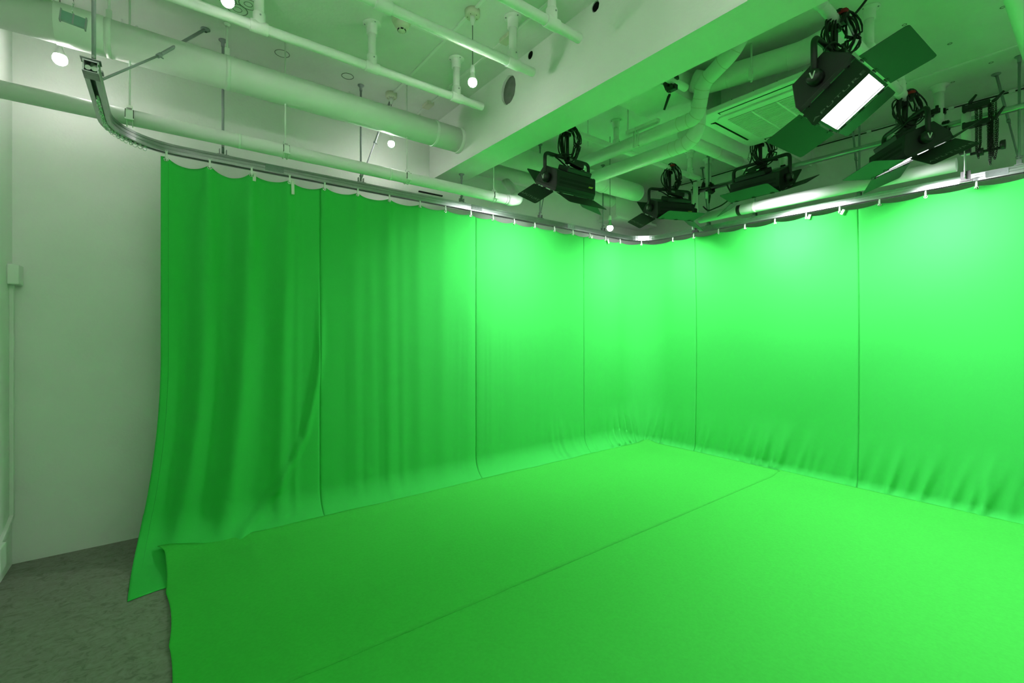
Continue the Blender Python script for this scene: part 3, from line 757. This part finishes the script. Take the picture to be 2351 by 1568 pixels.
# ------------------------------------------------------------------ hanging bulbs, smoke detector
def bulb(x, y, ztip, lab, silver=False, rb=0.030, top=ZC):
    t = thing('pendant_bulb', (x, y, ztip), lab, 'light bulb', 'bare hanging LED bulbs')
    zr = top
    if not silver:
        MB().lathe([(0.0, 0), (0.052, 0), (0.052, -0.034), (0.046, -0.042), (0.0, -0.042)], (x, y, zr), 28).build('ceiling_rose', 'cream', t)
        MB().lathe([(0.0, 0), (0.017, 0), (0.017, -0.03), (0.012, -0.036), (0.012, -0.05), (0.006, -0.06)], (x, y, zr - 0.042), 16).build('cord_grip', 'plastic', t)
        sc = MB()
        for k in range(5): sc.cyl((x + 0.034 * math.cos(k * 1.256), y + 0.034 * math.sin(k * 1.256), zr - 0.0415), (x + 0.034 * math.cos(k * 1.256), y + 0.034 * math.sin(k * 1.256), zr - 0.0432), 0.003, 8)
        sc.build('rose_hole', 'dark', t)
    zs = ztip + 0.155 * rb / 0.03 * 0.98
    MB().cyl((x, y, zs), (x, y, zr - 0.03), 0.0035, 8).build('cord', 'cord', t)
    k = rb / 0.03
    MB().lathe([(0.004, 0), (0.011, 0), (0.015, -0.018), (0.0165, -0.05), (0.0, -0.05)], (x, y, zs), 18).build('socket', 'plastic', t)
    zb = zs - 0.05
    if silver:
        MB().lathe([(0.013, 0), (0.014, -0.02 * k), (0.024 * k, -0.05 * k), (0.027 * k, -0.06 * k)], (x, y, zb), 20).build('heat_sink', 'chrome', t)
    else:
        MB().lathe([(0.013, 0), (0.0145, -0.012 * k), (0.019 * k, -0.030 * k), (0.0255 * k, -0.047 * k)], (x, y, zb), 20).build('bulb_neck', 'plastic', t)
    z0 = zb - (0.06 if silver else 0.047) * k
    pr = [(0.0255 * k, 0.0)] + [(rb * math.cos(q), -0.018 * k - rb * math.sin(q)) for q in [PI / 2 * i / 8 - 0.35 for i in range(0, 9)] if q >= -0.35][0:] + [(0.0, -0.018 * k - rb)]
    MB().lathe(pr, (x, y, z0), 24).build('bulb_dome', 'bulb', t)
    return t
bulb(1.677, 2.645, 3.21, 'lit bulb hanging on a cord in front of the beam hole')
bulb(1.665, 4.015, 3.235, 'lit bulb hanging behind the right end of the big duct')
bulb(-0.51, 3.96, 3.185, 'lit bulb at the left edge hanging beneath the big duct', rb=0.036)
bulb(0.262, 2.74, 3.20, 'lit bulb cut off by the top edge of the picture')
bulb(3.93, 3.37, 2.66, 'silver necked bulb hanging low in front of the curtain corner', silver=True, rb=0.034)
for (x, y) in ((-0.45, 1.3), (0.3, 0.9), (1.6, 0.9), (-0.4, 0.1), (0.5, -0.3), (1.6, -0.6), (-0.4, -1.2), (0.6, -1.6), (1.7, -1.9), (-0.3, -2.5), (1.0, -2.7)):  # unseen bulbs, added to lift the light on the left walls
    bulb(x, y, 3.22, 'unseen lit bulb added out of view to brighten the room')
t = thing('smoke_detector', (1.32, 3.0, ZC - 0.1), 'cream round smoke detector on the ceiling between two pipes', 'smoke detector')
MB().lathe([(0.0, 0), (0.066, 0), (0.066, -0.03), (0.06, -0.042), (0.0, -0.042)], (1.32, 3.0, ZC), 32).build('base', 'cream', t)
MB().lathe([(0.05, 0), (0.05, -0.022), (0.04, -0.035), (0.026, -0.042), (0.026, -0.054), (0.0, -0.054)], (1.32, 3.0, ZC - 0.042), 32).build('chamber', 'cream', t)
sl = MB()
for k in range(6):
    q = k * PI / 3 + 0.2; sl.box((1.32 + 0.0265 * math.cos(q), 3.0 + 0.0265 * math.sin(q), ZC - 0.090), (0.003, 0.020, 0.009), Matrix.Rotation(q, 3, 'Z'))
sl.build('inlet_slot', 'dark', t)

# small sheet hanging on a wire by the left duct
t = thing('hanging_sheet', (-0.39, 3.42, 3.18), 'small teal sheet holder hanging on a wire before the big duct', 'sheet holder')
MB().cyl((-0.390, 3.42, 3.355), (-0.39, 3.42, ZC), 0.010, 12).build('rod', 'steel', t)
MB().tube([(-0.390, 3.42, 3.355), (-0.385, 3.42, 3.330), (-0.395, 3.42, 3.300), (-0.390, 3.42, 3.275)], 0.0022, 6).torus((-0.390, 3.42, 3.320), 0.009, 0.002, (1, 0, 0), 12, 6).build('hook_wire', 'chrome', t)
MB().box((-0.388, 3.42, 3.242), (0.105, 0.022, 0.052), Matrix.Rotation(0.10, 3, 'Y')).build('sheet', 'greentag', t, 0.002)
MB().box((-0.438, 3.42, 3.248), (0.006, 0.030, 0.064), Matrix.Rotation(0.10, 3, 'Y')).build('edge', 'greymetal', t)
MB().box((-0.388, 3.408, 3.242), (0.006, 0.004, 0.054), Matrix.Rotation(0.10, 3, 'Y')).build('edge', 'greymetal', t)
MB().box((-0.338, 3.42, 3.236), (0.006, 0.030, 0.064), Matrix.Rotation(0.10, 3, 'Y')).build('edge', 'greymetal', t)

# ------------------------------------------------------------------ stage lights
def text_mesh(body, size):
    cu = bpy.data.curves.new('print', 'FONT'); cu.body = body; cu.size = size; cu.align_x = 'CENTER'; cu.align_y = 'CENTER'; cu.space_character = 1.15
    ob = bpy.data.objects.new('print', cu); COL.objects.link(ob)
    dg = bpy.context.evaluated_depsgraph_get()
    me = bpy.data.meshes.new_from_object(ob.evaluated_get(dg)); bpy.data.objects.remove(ob); return me
TXT = text_mesh('APUTURE', 0.062); TXT.materials.append(M['logodim'])
def roundrect(w, h, r, n=4, bottom=False):
    """plate from y=0 (hinge) to y=h with rounded free corners"""
    out = [(-w / 2, 0), (w / 2, 0)]
    for (cx, cy, a) in ((w / 2 - r, h - r, 0), (-w / 2 + r, h - r, PI / 2)):
        for k in range(n + 1):
            q = a + PI / 2 * k / n; out.append((cx + r * math.cos(q), cy + r * math.sin(q)))
    return out
W2, D2, Y2 = 0.24, 0.163, 0.272    # half width of body, half depth, half yoke span
def stage_light(loc, yaw, tilt, doors, lab, coil_lab, zpipe, seed=0, gain=1.0, lean=0.0, coil_r=0.085, coil_dx=0.0):
    """loc: pivot centre. local -Z is the light axis, tilted about local X (the yoke axis)."""
    t = thing('stage_light', loc, lab, 'stage light', 'black LED panel lights hung from the ceiling', rotz=yaw, local=True)
    RT = Matrix.Rotation(tilt, 4, 'X')
    # body: hexagonal section extruded along X
    sec = [(-D2, -0.070), (D2, -0.070), (D2, -0.038), (0.10, 0.085), (-0.10, 0.085), (-D2, -0.038)]
    body = MB()
    n = len(sec)
    vs = [(-W2, y, z) for y, z in sec] + [(W2, y, z) for y, z in sec]
    fs = [(i, (i + 1) % n, (i + 1) % n + n, i + n) for i in range(n)] + [tuple(range(n)), tuple(reversed(range(n, 2 * n)))]
    body.add(vs, fs)
    # rim and recessed tray
    rim = MB()
    for s in (-1, 1):
        rim.box((s * (W2 - 0.008), 0, -0.080), (0.016, 2 * D2, 0.022)); rim.box((0, s * (D2 - 0.008), -0.080), (2 * W2, 0.016, 0.022))
    bo = body.xf(RT).build('body', 'blackmatte', t, 0.004)
    rim.xf(RT).build('rim', 'black', t)
    pan = MB().box((0, 0, -0.0745), (2 * W2 - 0.034, 2 * D2 - 0.034, 0.006)).xf(RT).build('led_panel', 'panel', t)
    ld = bpy.data.lights.new('panel_light', 'AREA'); ld.shape = 'RECTANGLE'; ld.size = 2 * W2 - 0.038; ld.size_y = 2 * D2 - 0.038
    ld.energy = PANEL_W * gain; ld.color = (1.0, 0.97, 1.0); ld.spread = PANEL_SPREAD
    lo = bpy.data.objects.new('panel_light', ld); COL.objects.link(lo); lo.parent = t; lo.matrix_basis = RT @ Matrix.Translation((0, 0, -0.0795))
    # ventilation slots on both sloping faces
    vt = MB()
    for s in (-1, 1):
        a = Vector((0, s * D2, -0.038)); b = Vector((0, s * 0.10, 0.085)); d = (b - a).normalized(); nn = Vector((0, d.z, -d.y)) * s
        if nn.y * s < 0: nn = -nn
        for row, f in enumerate((0.22, 0.30, 0.50, 0.58)):
            c = a.lerp(b, f)
            for k in range(34):
                x = -W2 + 0.035 + k * (2 * W2 - 0.07) / 33 + (0.004 if row % 2 else 0)
                p = c + nn * 0.0008 + Vector((x, 0, 0)); ex = Vector((0.0035, 0, 0)); ey = d * 0.0048
                vt.add([p - ex - ey, p + ex - ey, p + ex + ey, p - ex + ey], [(0, 1, 2, 3)])
    vo = vt.xf(RT).build('vent_slots', 'vent', bo, recalc=True); vo['kind'] = 'stuff'
    # status sticker + rear box
    MB().box((0.17, -0.1435, 0.003), (0.05, 0.0015, 0.03), Matrix.Rotation(0.50, 3, 'X')).xf(RT).build('sticker', 'yellow', bo)
    rb = MB().box((0.05, 0, 0.105), (0.30, 0.15, 0.045)).xf(RT).build('rear_housing', 'black', t, 0.008)
    MB().cyl((-0.02, 0.03, 0.13), (-0.02, 0.03, 0.15), 0.014, 12).cyl((0.12, -0.03, 0.13), (0.12, -0.03, 0.15), 0.012, 12).xf(RT).build('connector', 'chrome', rb)
    # barn doors : order -X(V end), +X, -Y, +Y ; angle measured from the light axis outwards
    zf = -0.092
    specs = [(Vector((-W2, 0, zf)), Vector((0, 1, 0)), Vector((-1, 0, 0)), 2 * D2, 0.205), (Vector((W2, 0, zf)), Vector((0, -1, 0)), Vector((1, 0, 0)), 2 * D2, 0.205),
             (Vector((0, -D2, zf)), Vector((-1, 0, 0)), Vector((0, -1, 0)), 2 * W2, 0.215), (Vector((0, D2, zf)), Vector((1, 0, 0)), Vector((0, 1, 0)), 2 * W2, 0.215)]
    for k, (O, X, N, wd, ht) in enumerate(specs):
        a = doors[k]
        Yv = (Vector((0, 0, -1)) * math.cos(a) + N * math.sin(a)).normalized()
        trap = 0.0
        pl = [(p[0], p[1]) for p in roundrect(wd * 0.97, ht, 0.022)]
        d = MB().prism(pl, 0.0025, X, Yv, O + Yv * 0.012).xf(RT).build('barn_door', 'blackmatte', t)
        for q in (-0.36, 0.0, 0.36):
            hg = MB().cyl(O + X * (wd * q - 0.018) + Yv * 0.006, O + X * (wd * q + 0.018) + Yv * 0.006, 0.005, 8)
            hg.box(O + X * (wd * q) + Yv * 0.02, (0.03, 0.012, 0.006))
            hg.xf(RT).build('hinge', 'black', d)
        if k == 0:
            Z = X.cross(Yv)     # outward or inward face
            out = N * math.cos(a) - Vector((0, 0, -1)) * math.sin(a)     # outer face normal
            # text basis: x along door reading towards -Y local seen from outside
            ex = Vector((0, -1, 0)); ez = out.normalized(); ey = ez.cross(ex)
            B = Matrix((ex, ey, ez)).transposed().to_4x4()
            B.translation = O + Yv * (ht * 0.83) + ez * 0.003
            o = bpy.data.objects.new('brand_print', TXT); COL.objects.link(o); o.parent = d; o.matrix_basis = RT @ B @ Matrix.Diagonal((1.0, 0.55, 1, 1))
    # yoke (does not tilt)
    H = 0.215
    yk = smooth_path([(-Y2, 0, -0.015), (-Y2, 0, H), (Y2, 0, H), (Y2, 0, -0.015)], 0.045, 6)
    MB().tube(yk, 0.0165, 12).build('yoke', 'black', t)
    for s in (-1, 1):
        kb = MB().lathe([(0.0, 0), (0.044, 0), (0.044, s * 0.030), (0.038, s * 0.046), (0.034, s * 0.054), (0.0, s * 0.054)], (s * (W2 + 0.001), 0, -0.008), 24, 'x').build('tilt_knob', 'black', t)
        xx = s * (W2 + 0.0558)
        vm = MB()
        for sg in (-1, 1):
            a = Vector((xx, 0, -0.026)); b = Vector((xx, sg * 0.013, 0.012)); dd = (b - a).normalized(); pw = Vector((0, -dd.z, dd.y)) * 0.0035
            vm.add([a - pw, a + pw, b + pw, b - pw], [(0, 1, 2, 3)])
        vm.build('v_mark', 'logo', kb)
    MB().tube([(Y2 + 0.01, 0.0, 0.0), (Y2 + 0.035, 0, 0.0), (Y2 + 0.06, 0.0, 0.05), (Y2 + 0.075, 0, 0.09)], 0.008, 8).build('lock_handle', 'black', t)
    # clamp on the pipe
    zc = zpipe - loc[2]
    MB().cyl((0, 0, H - 0.01), (0, 0, zc - 0.055), 0.016, 12).box((0, 0, H + 0.005), (0.10, 0.05, 0.025)).build('spigot', 'black', t)
    cb = MB()
    Ri = Matrix.Rotation(-yaw, 3, 'Z')
    ring = [Vector((0, 0.037 * math.cos(q), zc + 0.037 * math.sin(q))) for q in [(-0.5 + 1.55 * i / 14) * PI for i in range(15)]]
    for k in (-0.014, 0.0, 0.014): cb.tube([Ri @ (p + Vector((k, 0, 0))) for p in ring], 0.008, 8)
    cb.box(Ri @ Vector((0, 0.0, zc - 0.058)), (0.05, 0.05, 0.030), Ri)
    cb.box(Ri @ Vector((0, -0.052, zc - 0.01)), (0.045, 0.02, 0.07), Ri @ Matrix.Rotation(0.3, 3, 'X'))
    cb.build('clamp', 'black', t)
    MB().cyl(Ri @ Vector((0.0, -0.055, zc - 0.02)), Ri @ Vector((0.05, -0.085, zc - 0.13)), 0.006, 8).build('clamp_bolt', 'steel', t)
    # power supply hung on the yoke, safety wire
    MB().box((0.06, -0.035, H - 0.045), (0.19, 0.06, 0.055), Matrix.Rotation(0.16, 3, 'Y')).build('power_supply', 'black', t, 0.005)
    MB().box((0.0, -0.067, H - 0.035), (0.05, 0.002, 0.02), Matrix.Rotation(0.16, 3, 'Y')).build('rating_label', 'logodim', t)
    r_ = random.Random(seed)
    sw = smooth_path([(0.10, 0, H), (0.13, -0.01, H + 0.08), (0.11, -0.03, zc - 0.04), (0.08, -0.01, zc + 0.035), (0.07, 0.03, zc + 0.03)], 0.05, 5)
    MB().tube(sw, 0.0028, 6).torus((0.125, -0.012, H + 0.075), 0.012, 0.002, (0, 1, 0), 12, 6).build('safety_wire', 'cord', t)
    lead = smooth_path([(0.02, 0.03, 0.15), (-0.10, 0.02, 0.20), (-0.17, -0.02, H - 0.03), (-0.10, -0.03, H + 0.02), (0.02, -0.03, H + 0.03), (0.05, -0.02, H + 0.06)], 0.06, 6)
    MB().tube(lead, 0.0065, 8).build('power_lead', 'rubber', t)
    # coiled cable hanging on the clamp: own thing
    c = thing('cable_coil', Vector(loc) + Vector((0, 0, H + 0.02)), coil_lab, 'cable', 'coiled black power cables')
    cp = []
    cz = loc[2] + (H + zc) / 2 - 0.005; cx, cy = loc[0] + coil_dx, loc[1] - 0.025
    turns = 9; N = 26
    ax = Vector((0.7955, -0.606, 0))
    ay = Vector((0, 0, 1)); an = ax.cross(ay)
    hz = (zc - H) / 2 + 0.035
    for i in range(turns * N + 1):
        q = 2 * PI * i / N; k = i // N
        rx = coil_r * (0.80 + 0.28 * math.sin(k * 2.4 + seed) + 0.04 * math.sin(3 * q + k)); rz = hz * (0.92 + 0.14 * math.sin(k * 1.7 + 1 + seed))
        p = Vector((cx, cy, cz)) + ax * (rx * math.cos(q) + 0.014 * math.sin(k * 3.3)) + ay * (rz * math.sin(q)) + an * (0.030 * math.sin(k * 2.1 + seed) + 0.014 * math.sin(q * 2 + k))
        cp.append(p)
    MB().tube(cp, 0.0055, 7).build('loops', 'rubber', c)
    MB().tube([Vector((cx, cy, cz + hz * 0.88)) + ax * 0.022 * math.cos(q) + an * 0.045 * math.sin(q) for q in [2 * PI * i / 12 for i in range(12)]], 0.012, 8, closed=True).build('tie_strap', 'red' if seed != 3 else 'rubber', c)
    return t
R_ = math.radians
stage_light((3.015, 3.10, 2.955), R_(-2), R_(28), (R_(50), R_(55), R_(82), R_(114)), 'leftmost black LED stage light, hung close to the deep beam', 'coiled cable above the leftmost stage light', 3.45, 0, coil_r=0.095)
stage_light((4.68, 3.12, 2.975), R_(-22), R_(26), (R_(55), R_(60), R_(125), R_(112)), 'black LED stage light hung nearest the far curtain corner', 'coiled cable above the stage light nearest the corner', 3.45, 2, coil_r=0.095)
stage_light((4.67, 2.10, 3.00), R_(87), R_(-25), (R_(95), R_(60), R_(112), R_(125)), 'black LED stage light below the air conditioner, facing the right curtain', 'coiled cable above the middle stage light', 3.44, 3, coil_r=0.10)
stage_light((4.66, 1.00, 2.985), R_(41), R_(-24), (R_(55), R_(70), R_(100), R_(115)), 'black LED stage light on the right, beside the hanging chain', 'coiled cable above the right hand stage light', 3.40, 4, coil_r=0.11, gain=1.25)
stage_light((3.17, 1.00, 2.985), R_(-3), R_(-35), (R_(30), R_(100), R_(70), R_(100)), 'large glowing LED stage light showing its bright white panel', 'coiled cable on top of the glowing stage light', 3.40, 5, coil_r=0.10, gain=1.9)
# ------------------------------------------------------------------ clamps
def super_clamp(p, rot, lab, handle=0.11):
    t = thing('pipe_clamp', p, lab, 'clamp', 'black grip clamps on the pipes', local=True)
    t.rotation_euler = rot
    jaw = MB()
    ring = [Vector((0.040 * math.cos(q), 0, 0.040 * math.sin(q))) for q in [(-0.35 + 1.4 * i / 12) * PI for i in range(13)]]
    for k in (-0.014, 0, 0.014): jaw.tube([v + Vector((0, k, 0)) for v in ring], 0.010, 8)
    jaw.build('jaw', 'black', t)
    MB().box((0.0, 0, -0.062), (0.075, 0.042, 0.040)).box((0.045, 0, -0.03), (0.028, 0.040, 0.07), Matrix.Rotation(0.35, 3, 'Y')).build('body', 'black', t, 0.005)
    MB().cyl((0.02, 0, -0.08), (0.02, 0, -0.10), 0.008, 10).build('screw', 'chrome', t)
    MB().tube([(0.02, 0, -0.10), (0.03, 0, -0.115), (0.03 + handle * 0.35, 0, -0.10 - handle * 0.9)], [0.010, 0.011, 0.008], 10).build('handle', 'black', t)
    MB().cyl((-0.02, 0.02, -0.06), (-0.02, 0.045, -0.06), 0.012, 10).build('stud', 'black', t)
    return t
super_clamp((3.06, 2.02, 3.45), (0, 0, R_(90)), 'black clamp on the short pipe stub right of the beam')
super_clamp((5.50, 3.11, 3.40), (R_(90), R_(20), R_(40)), 'black clamp on the far drop post, upper of two')
super_clamp((5.415, 3.02, 3.335), (0, R_(35), R_(0)), 'black clamp under the scaffold tube beside the far drop post')
super_clamp((5.415, 3.22, 3.335), (0, R_(150), R_(0)), 'black clamp on top of the scaffold tube at its far end')
super_clamp((5.50, 2.23, 3.56), (R_(90), 0, R_(60)), 'black clamp high on the drop post above the middle stage light')
super_clamp((5.43, 2.20, 3.335), (0, R_(60), R_(10)), 'black clamp joining the scaffold tube above the middle stage light')
super_clamp((5.50, 0.94, 3.50), (R_(90), 0, R_(70)), 'black clamp on the drop post behind the right hand stage light')
super_clamp((5.42, 0.88, 3.335), (0, R_(40), 0), 'black clamp under the scaffold tube behind the right hand stage light')

# ------------------------------------------------------------------ paper roll with brackets and chain drive
roll = thing('paper_roll', (5.20, 1.9, 2.86), 'white paper backdrop roll hung level along the right curtain', 'paper roll')
MB().cyl((5.20, 0.78, 2.925), (5.20, 3.05, 2.925), 0.056, 32).build('roll', 'roll', roll)
MB().cyl((5.20, 2.545, 2.925), (5.20, 2.585, 2.925), 0.0580, 32).build('black_strap', 'rubber', roll)
MB().cyl((5.20, 2.385, 2.925), (5.20, 2.415, 2.925), 0.0575, 32).build('tape_band', 'tape', roll)
for (y, lab) in ((0.73, 'white steel roll bracket at the near end of the paper roll'), (3.13, 'white steel roll bracket at the far end of the paper roll')):
    b = thing('roll_bracket', (5.2, y, 2.80), lab, 'bracket', 'brackets of the paper roll')
    MB().bb((5.165, y - 0.003, 2.80), (5.225, y + 0.003, 3.02)).build('plate', 'bracket', b, 0.003)
    MB().bb((5.215, y - 0.03, 2.78), (5.225, y + 0.03, 2.86)).bb((5.222, y - 0.04, 2.77), (5.245, y + 0.04, 2.79)).build('hook', 'black', b)
    MB().cyl((5.18, y - 0.005, 2.825), (5.18, y + 0.005, 2.825), 0.005, 8).cyl((5.21, y - 0.005, 2.825), (5.21, y + 0.005, 2.825), 0.005, 8).build('bolt', 'dark', b)
    MB().bb((5.17, y - 0.035, 3.00), (5.22, y + 0.035, 3.06)).build('head', 'black', b, 0.004)
    MB().cyl((5.24, y, 3.0), (5.24, y, 3.39), 0.030, 20).build('upright', 'pipe', b)
hoist = thing('chain_drive', (5.22, 0.62, 2.95), 'black chain drive with grip clamps and hanging plastic chain on the right', 'chain drive')
for (z, hy) in ((3.36, 0.0), (3.22, 0.02)):
    MB().box((5.20, 0.66, z), (0.07, 0.15, 0.042)).box((5.195, 0.735, z), (0.06, 0.02, 0.055)).build('clamp_arm', 'black', hoist, 0.006)
    MB().cyl((5.19, 0.60, z), (5.19, 0.575, z), 0.009, 10).build('clamp_screw', 'chrome', hoist)
    MB().tube([(5.19, 0.575, z), (5.19, 0.555, z + 0.01), (5.18, 0.51, z + 0.055 + hy)], [0.012, 0.013, 0.008], 10).build('clamp_handle', 'black', hoist)
MB().tube([(5.20, 0.70, 3.37), (5.20, 0.70, 3.41), (5.20, 0.665, 3.455)], [0.011, 0.013, 0.008], 10).build('top_handle', 'black', hoist)
MB().cyl((5.20, 0.70, 2.985), (5.20, 0.53, 2.985), 0.011, 12).cyl((5.20, 0.655, 2.985), (5.20, 0.625, 2.985), 0.030, 14).build('shaft', 'black', hoist)
MB().lathe([(0.0, 0), (0.03, 0), (0.036, -0.008), (0.036, -0.03), (0.0, -0.03)], (5.20, 0.535, 3.005), 20, 'y').build('knob', 'black', hoist)
def chain(path, L=0.020):
    mb = MB(); P = [Vector(p) for p in path]; D = [0.0]
    for a, b in zip(P[:-1], P[1:]): D.append(D[-1] + (b - a).length)
    n = int(D[-1] / (L * 0.72)); i = 0
    for k in range(n):
        d = k * D[-1] / n
        while i < len(D) - 2 and D[i + 1] < d: i += 1
        u = (d - D[i]) / max(1e-6, D[i + 1] - D[i]); p = P[i].lerp(P[i + 1], u); tv = (P[i + 1] - P[i]).normalized()
        a = tv.orthogonal().normalized(); b = tv.cross(a); sd = (a if k % 2 else b)
        q = [p + tv * (L * 0.5 * math.cos(w)) + sd * (L * 0.30 * math.sin(w)) for w in [2 * PI * j / 8 for j in range(8)]]
        mb.tube(q, 0.0022, 5, closed=True)
    return mb
def loop(x, y0, y1, zt, zb):
    return [(x, y0, zt)] + [(x + 0.01 * math.sin(k), y0 + (y1 - y0) * 0.15 * k / 5, zt - (zt - zb) * k / 5) for k in range(1, 6)] + [(x, (y0 + y1) / 2, zb - 0.03)] + [(x + 0.008 * math.sin(k * 2), y1 - (y1 - y0) * 0.15 * (5 - k) / 5, zb + (zt - zb) * k / 5) for k in range(1, 6)]
for (a, b, zt, zb) in ((0.668, 0.635, 3.34, 2.99), (0.66, 0.642, 3.36, 2.97), (0.595, 0.570, 3.36, 2.99), (0.585, 0.555, 3.36, 2.97), (0.575, 0.545, 3.22, 2.93), (0.60, 0.575, 3.2, 2.99), (0.592, 0.578, 3.36, 2.90)):
    chain(loop(5.185, a, b, zt, zb)).build('chain', 'rubber', hoist)
# loose cable drooping between the far drop post and the middle light
dr = smooth_path([(5.05, 2.92, 3.02), (5.05, 2.86, 2.95), (5.05, 2.66, 2.99), (5.0, 2.52, 3.07), (4.98, 2.42, 3.24), (4.9, 2.30, 3.33), (4.85, 2.26, 3.40)], 0.08, 6)
tag(MB().tube(dr, 0.008, 8).build('loose_cable', 'rubber'), 'black cable drooping between two stage lights below the scaffold tube', 'cable')
up = smooth_path([(3.22, 0.98, 3.36), (3.26, 0.90, 3.45), (3.30, 0.80, 3.60), (3.32, 0.7, ZC)], 0.08, 6)
tag(MB().tube(up, 0.007, 8).build('feed_cable', 'rubber'), 'black feed cable rising from the glowing stage light to the ceiling', 'cable')
